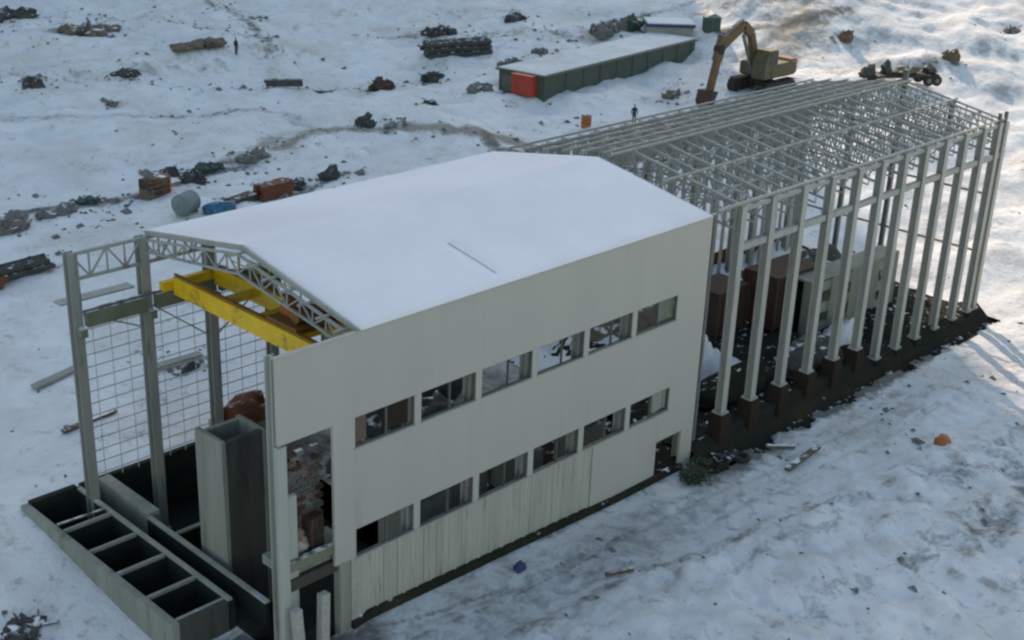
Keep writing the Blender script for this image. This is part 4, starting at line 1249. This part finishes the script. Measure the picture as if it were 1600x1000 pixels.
def person(x, y, rz, label, lean=0.0):
    t = empty('person', (x, y, gz(x, y)), rz); tag(t, label, 'person')
    J_ = [((0, 0, 0.98), (0.16, 0.12)), ((0, 0.01, 1.2), (0.15, 0.11)), ((0, 0.0, 1.42), (0.18, 0.11)), ((0, 0.0, 1.54), 0.06), ((0, 0.01, 1.60), 0.06),
          ((0.09, 0, 0.9), 0.10), ((0.11, 0.03, 0.50), 0.075), ((0.12, 0.0, 0.10), 0.055), ((0.13, 0.14, 0.05), 0.05),
          ((-0.09, 0, 0.9), 0.10), ((-0.12, 0.05, 0.50), 0.075), ((-0.14, -0.03, 0.10), 0.055), ((-0.15, 0.11, 0.05), 0.05),
          ((0.22, 0, 1.42), 0.075), ((0.28, 0.0, 1.14), 0.06), ((0.27, 0.10, 0.90), 0.045),
          ((-0.22, 0, 1.42), 0.075), ((-0.28, 0.0, 1.14), 0.06), ((-0.27, 0.10, 0.90), 0.045)]
    E_ = [(0, 1), (1, 2), (2, 3), (3, 4), (0, 5), (5, 6), (6, 7), (7, 8), (0, 9), (9, 10), (10, 11), (11, 12), (2, 13), (13, 14), (14, 15), (2, 16), (16, 17), (17, 18)]
    skin_body('body', J_, E_, 'cloth_dark', t)
    h = MB().blob((0, 0.02, 1.70), 0.085, 0.10, 0.125, 3, 0.05, 2)
    hd = h.build('head', 'skin', t, smooth=True)
    MB().blob((0, -0.015, 1.755), 0.093, 0.10, 0.09, 5, 0.05, 2).build('cap', 'cloth_dark', hd, smooth=True)
    MB().beam((0, 0.11, 1.70), (0, 0.14, 1.675), 0.025).build('nose', 'skin', hd)
    for s in (-1, 1):
        MB().blob((s * 0.035, 0.105, 1.715), 0.012, 0.008, 0.010, 1, 0.0, 1).build('eye', 'rubber', hd)
        hn = MB()
        hn.blob((s * 0.27, 0.13, 0.845), 0.03, 0.045, 0.055, 2, 0.05, 1)
        for q in range(4): hn.beam((s * 0.27, 0.10 + q * 0.022, 0.81), (s * 0.265, 0.105 + q * 0.022, 0.73 + 0.01 * abs(q - 1)), 0.018)
        hn.beam((s * 0.255, 0.165, 0.86), (s * 0.24, 0.195, 0.80), 0.02)
        hn.build('hand', 'skin', t, smooth=True)
    return t


person(70.2, 40.5, R(150), 'person in dark clothes standing on the snow behind the steel frame')
person(53.9, 81.3, R(200), 'small person in dark clothes standing high on the upper left slope')

# ---------------------------------------------------------------- excavator
ex = empty('excavator', (87.0, 37.9, gz(87.0, 37.9)), 0); tag(ex, 'ochre excavator with its arm reaching down onto the snow behind the frame', 'excavator')
# local frame: lx = image right direction on the ground, boom reaches to -lx
exr = math.atan2(37.9 - 37.9, 87.0 - 77.8)
ex.scale = (1.62, 1.62, 1.62)
ex.rotation_euler = (0, 0, exr)
for s in (-1, 1):
    m = MB()
    tr_ = empty
    poly = [(-1.6, 0.1), (-1.3, 0.0), (1.3, 0.0), (1.6, 0.1), (1.75, 0.42), (1.6, 0.75), (1.3, 0.85), (-1.3, 0.85), (-1.6, 0.75), (-1.75, 0.42)]
    m.prism(poly, s * 1.1 - 0.28, s * 1.1 + 0.28)
    tk = m.build('track', 'rubber', ex)
    for k in range(14):
        xx = -1.5 + k * 0.23
        MB().box(xx, xx + 0.12, s * 1.1 - 0.31, s * 1.1 + 0.31, -0.02, 0.0).build('track_shoe', 'rubber', tk)
        MB().box(xx, xx + 0.12, s * 1.1 - 0.31, s * 1.1 + 0.31, 0.852, 0.89).build('track_shoe', 'rubber', tk)
    for k in range(5): MB().tube((-1.2 + k * 0.6, s * 1.1 - 0.30, 0.4), (-1.2 + k * 0.6, s * 1.1 + 0.30, 0.4), 0.2, 10).build('roller', 'rust_brown', tk)
MB().tube((0, 0, 0.7), (0, 0, 1.05), 0.7, 16).build('slew_ring', 'rubber', ex)
MB().box(-0.9, 1.9, -1.2, 1.2, 1.053, 1.9).build('house', 'olive_paint', ex, bevel=0.12)
MB().box(1.3, 2.1, -1.15, 1.15, 1.1, 2.05).build('counterweight', 'orange_dull', ex, bevel=0.12)
cb = MB().prism([(-1.5, 1.1), (-0.2, 1.1), (-0.2, 2.8), (-1.1, 2.8), (-1.5, 2.1)], -1.15, -0.2).build('cab', 'olive_paint', ex)
MB().prism([(-1.1, 1.9), (-0.3, 1.9), (-0.3, 2.7), (-1.02, 2.7)], -1.17, -1.152).build('cab_window', 'glass_dark', cb)
MB().prism([(-1.44, 1.9), (-1.06, 2.68), (-1.10, 2.70), (-1.50, 1.95)], -1.05, -0.3).build('windscreen', 'glass_dark', cb)
m = MB()
pts = [(-0.7, 1.7, 0.34), (-1.9, 3.4, 0.5), (-2.7, 3.9, 0.52), (-5.2, 2.9, 0.3)]
pts = [(-0.6, 1.7, 0.34), (-1.4, 3.7, 0.5), (-2.3, 4.3, 0.55), (-4.6, 3.1, 0.34)]
for (x0, z0, w0), (x1, z1, w1) in zip(pts, pts[1:]):
    m.beam((x0, 0.2, z0), (x1, 0.2, z1), 0.36, (w0 + w1) / 2)
m.build('boom', 'excavator_ochre', ex)
m = MB(); m.beam((-4.3, 0.2, 3.7), (-5.2, 0.2, 0.5), 0.32, 0.42); m.beam((-4.25, 0.2, 3.85), (-4.7, 0.2, 2.4), 0.34, 0.62)
m.build('stick', 'excavator_ochre', ex)
MB().tube((-4.55, -0.02, 3.1), (-4.55, 0.42, 3.1), 0.3, 12).build('joint', 'rubber', ex)
MB().beam((-0.9, 0.2, 1.4), (-2.2, 0.2, 3.7), 0.16).build('boom_cylinder', 'steel_dark', ex)
MB().beam((-2.4, 0.2, 4.65), (-4.2, 0.2, 3.95), 0.15).build('stick_cylinder', 'steel_dark', ex)
m = MB(); m.prism([(-5.0, 0.7), (-5.55, 0.75), (-5.75, 0.1), (-5.5, -0.35), (-5.0, -0.45), (-4.85, -0.2), (-5.25, -0.1), (-5.3, 0.2)], -0.35, 0.75)
bk = m.build('bucket', 'rust_brown', ex)
for k in range(4): MB().beam((-4.86, -0.25 + k * 0.3, -0.28), (-4.6, -0.25 + k * 0.3, -0.34), 0.1, 0.06).build('tooth', 'steel_dark', bk)

# ---------------------------------------------------------------- flatbed trailer behind the end of the frame
tr = empty('flatbed_trailer', (103.5, 31.7, gz(103.5, 31.7)), math.atan2(29.6 - 33.7, 107 - 100.0)); tag(tr, 'dark flatbed trailer with scrap behind the far end of the steel frame', 'trailer')
MB().box(-4.2, 4.2, -1.15, 1.15, 0.95, 1.2).build('bed', 'rubber', tr)
for xx in (-3.6, 3.0, 4.0):
    for s in (-1, 1):
        wh = MB().tube((xx, s * 1.0 - 0.17, 0.55), (xx, s * 1.0 + 0.17, 0.55), 0.55, 16).build('wheel', 'rubber', tr)
        MB().tube((xx, s * 1.0 - 0.19, 0.55), (xx, s * 1.0 + 0.19, 0.55), 0.25, 10).build('rim', 'steel_dark', wh)
MB().blob((-3.6, 0, 1.5), 0.8, 0.9, 0.7, 5, 0.6, 2, flat=0.5).build('load', 'rock_dark', tr)
MB().blob((-1.6, 0, 1.6), 0.7, 0.8, 0.9, 6, 0.6, 2, flat=0.5).build('load', 'rock_dark', tr)
MB().blob((0.6, 0, 1.4), 1.6, 0.9, 0.5, 3, 0.7, 2, flat=0.5).build('load', 'timber', tr)
MB().blob((3.6, 0, 1.45), 0.7, 0.8, 0.6, 8, 0.7, 2, flat=0.5).build('load', 'rock_dark', tr)

# ---------------------------------------------------------------- foreground small things
o = MB().blob((0, 0, 0), 0.62, 0.42, 0.40, 11, 0.45, 3, flat=0.5).build('orange_bag', 'orange_paint', None, (37.8, -8.4, gz(37.8, -8.4) + 0.18), 0.3, smooth=True)
tag(o, 'crumpled orange bag lying alone on the snow at the right', 'bag')
o = MB().blob((0, 0, 0), 0.42, 0.26, 0.20, 15, 0.5, 3, flat=0.5).build('blue_bag', 'blue_dark', None, (11.7, -1.55, gz(11.7, -1.55) + 0.1), 0.5, smooth=True)
tag(o, 'dark blue bag on the snow in front of the ribbed wall', 'bag')
ty = empty('tyre', (28.4, -1.75, gz(28.4, -1.75) + 0.0)); tag(ty, 'dark tyre lying in front of the first open columns', 'tyre')
m = MB(); n = 20
for k in range(n):
    a = 2 * math.pi * k / n
    for q in range(8):
        b = 2 * math.pi * q / 8
        rr = 0.38 + 0.14 * math.cos(b)
        m.v.append((rr * math.cos(a), rr * math.sin(a), 0.13 + 0.13 * math.sin(b)))
for k in range(n):
    for q in range(8):
        m.f.append((k * 8 + q, ((k + 1) % n) * 8 + q, ((k + 1) % n) * 8 + (q + 1) % 8, k * 8 + (q + 1) % 8))
m.build('rubber_ring', 'rubber', ty, smooth=True)


# shrubs: twigs plus many small leaf faces
def shrub(name, label, x, y, r, h, n, m_, seed, z=None):
    rnd = random.Random(seed)
    t = empty(name, (x, y, gz(x, y) if z is None else z)); tag(t, label, 'shrub')
    tw = MB(); lf = MB()
    for i in range(n):
        a = rnd.uniform(0, 6.28); el = rnd.uniform(0.2, 1.4); ln = rnd.uniform(0.5, 1.0)
        tip = Vector((math.cos(a) * math.cos(el) * r * ln, math.sin(a) * math.cos(el) * r * ln, math.sin(el) * h * ln))
        if i % 3 == 0: tw.tube((0, 0, 0), tip, 0.02, 4, 0.006)
        for q in range(5):
            p = tip * rnd.uniform(0.45, 1.0) + Vector((rnd.gauss(0, .08), rnd.gauss(0, .08), rnd.gauss(0, .06)))
            u_ = Vector((rnd.gauss(0, 1), rnd.gauss(0, 1), rnd.gauss(0, .6))).normalized() * 0.10
            v_ = Vector((rnd.gauss(0, 1), rnd.gauss(0, 1), rnd.gauss(0, .6))).normalized() * 0.07
            lf._add([p - u_, p - v_, p + u_, p + v_], [(0, 1, 2, 3)])
    tw.build('twigs', 'timber', t)
    o = lf.build('foliage', m_, t)
    return t


shrub('shrub', 'dark green shrub at the foot of the clad hall corner', 24.6, -1.5, 1.2, 0.9, 150, 'shrub', 1)
shrub('shrub', 'small dark green shrub left of the doorway corner shrub', 25.9, -0.9, 0.8, 0.8, 90, 'shrub', 2)
shrub('shrub', 'brown green shrub behind the excavator arm', 93.5, 42.6, 1.3, 1.6, 120, 'shrub_brown', 3)
shrub('shrub', 'dry brown shrub at the upper left slope', 44.0, 95.0, 1.8, 1.4, 120, 'shrub_brown', 4)

# loose stones and clods, too many to count
rnd = random.Random(5)
st = MB()
BOXES = [(4, 60, -22, -2.2, 900, 0.10), (-12, 30, 17, 34, 350, 0.09), (-12, -3, -2, 16, 90, 0.1), (12, 42, 42, 58, 500, 0.2), (60, 100, 36, 84, 500, 0.15), (30, 60, 60, 105, 250, 0.15), (60, 130, 0, 45, 400, 0.15), (26, 58, -1.6, -0.6, 160, 0.14)]
for x0, x1, y0, y1, n, sz in BOXES:
    c = 0
    while c < n:
        x = rnd.uniform(x0, x1); y = rnd.uniform(y0, y1)
        d = noise.noise(Vector((x, y, 0)) * 0.22) + 0.5 * noise.noise(Vector((x, y, 4)) * 0.6)
        c += 1
        if d < rnd.uniform(-0.2, 0.6) or in_rect(x, y, -0.1): continue
        s = sz * rnd.lognormvariate(0, 0.55)
        n0 = len(st.v)
        z = ground_z(x, y)
        for q in ((1, 0, 0), (-0.4, 0.9, 0.1), (-0.7, -0.6, 0), (0.2, 0.1, 0.7), (0.1, -0.9, 0.2)):
            st.v.append((x + s * (q[0] + rnd.uniform(-.3, .3)), y + s * (q[1] + rnd.uniform(-.3, .3)), z - 0.03 + s * q[2]))
        st.f += [(n0, n0 + 1, n0 + 3), (n0 + 1, n0 + 2, n0 + 3), (n0 + 2, n0 + 4, n0 + 3), (n0 + 4, n0, n0 + 3)]
for hx, hy, hrx, hry in HEAPS:
    for _ in range(14):
        a = rnd.uniform(0, 6.28); q = rnd.uniform(0.8, 2.2)
        x = hx + math.cos(a) * q * hrx; y = hy + math.sin(a) * q * hry
        if in_rect(x, y, -0.2): continue
        s = 0.14 * rnd.lognormvariate(0, 0.5); z = ground_z(x, y); n0 = len(st.v)
        for q in ((1, 0, 0), (-0.4, 0.9, 0.1), (-0.7, -0.6, 0), (0.2, 0.1, 0.7), (0.1, -0.9, 0.2)):
            st.v.append((x + s * (q[0] + rnd.uniform(-.3, .3)), y + s * (q[1] + rnd.uniform(-.3, .3)), z - 0.03 + s * q[2]))
        st.f += [(n0, n0 + 1, n0 + 3), (n0 + 1, n0 + 2, n0 + 3), (n0 + 2, n0 + 4, n0 + 3), (n0 + 4, n0, n0 + 3)]
for P_, w_, s_, k_ in PATHS:
    if k_ == 1 or P_[0][1] < 0 or P_[0][0] > 95: continue
    for a, b in zip(P_, P_[1:]):
        ln = math.hypot(b[0] - a[0], b[1] - a[1])
        for _ in range(int(ln * 3.5)):
            t = rnd.random(); x = a[0] + (b[0] - a[0]) * t + rnd.gauss(0, w_ * 0.7); y = a[1] + (b[1] - a[1]) * t + rnd.gauss(0, w_ * 0.7)
            if in_rect(x, y, -0.2): continue
            s = 0.13 * rnd.lognormvariate(0, 0.5); z = ground_z(x, y); n0 = len(st.v)
            for q in ((1, 0, 0), (-0.4, 0.9, 0.1), (-0.7, -0.6, 0), (0.2, 0.1, 0.7), (0.1, -0.9, 0.2)):
                st.v.append((x + s * (q[0] + rnd.uniform(-.3, .3)), y + s * (q[1] + rnd.uniform(-.3, .3)), z - 0.03 + s * q[2]))
            st.f += [(n0, n0 + 1, n0 + 3), (n0 + 1, n0 + 2, n0 + 3), (n0 + 2, n0 + 4, n0 + 3), (n0 + 4, n0, n0 + 3)]
o = st.build('loose_stones', 'rock', None)
tag(o, 'loose stones and clods scattered over the snow', 'stones', kind='stuff')

# groups of look-alikes
GROUPS = {'rubble_heap': 'rubble heaps on the site', 'dark_heap': 'rubble heaps on the site', 'earth_heap': 'earth heaps inside the frame', 'snow_heap': 'snow heaps inside the frame',
          'machine_block': 'machine blocks inside the clad hall', 'storage_container': 'containers inside the frame', 'person': 'people on the snow', 'shrub': 'low shrubs',
          'prop_post': 'posts below the facade opening', 'plank': 'loose planks on the snow', 'slab': 'grey slabs on the snow', 'pipe_stack': 'pipe stacks', 'beam_stack': 'dark beam rows',
          'rusty_beam_stack': 'rusty beam stacks'}
for o in C.objects:
    if o.parent is None:
        g = GROUPS.get(o.name.split('.')[0])
        if g and 'label' in o: o['group'] = g
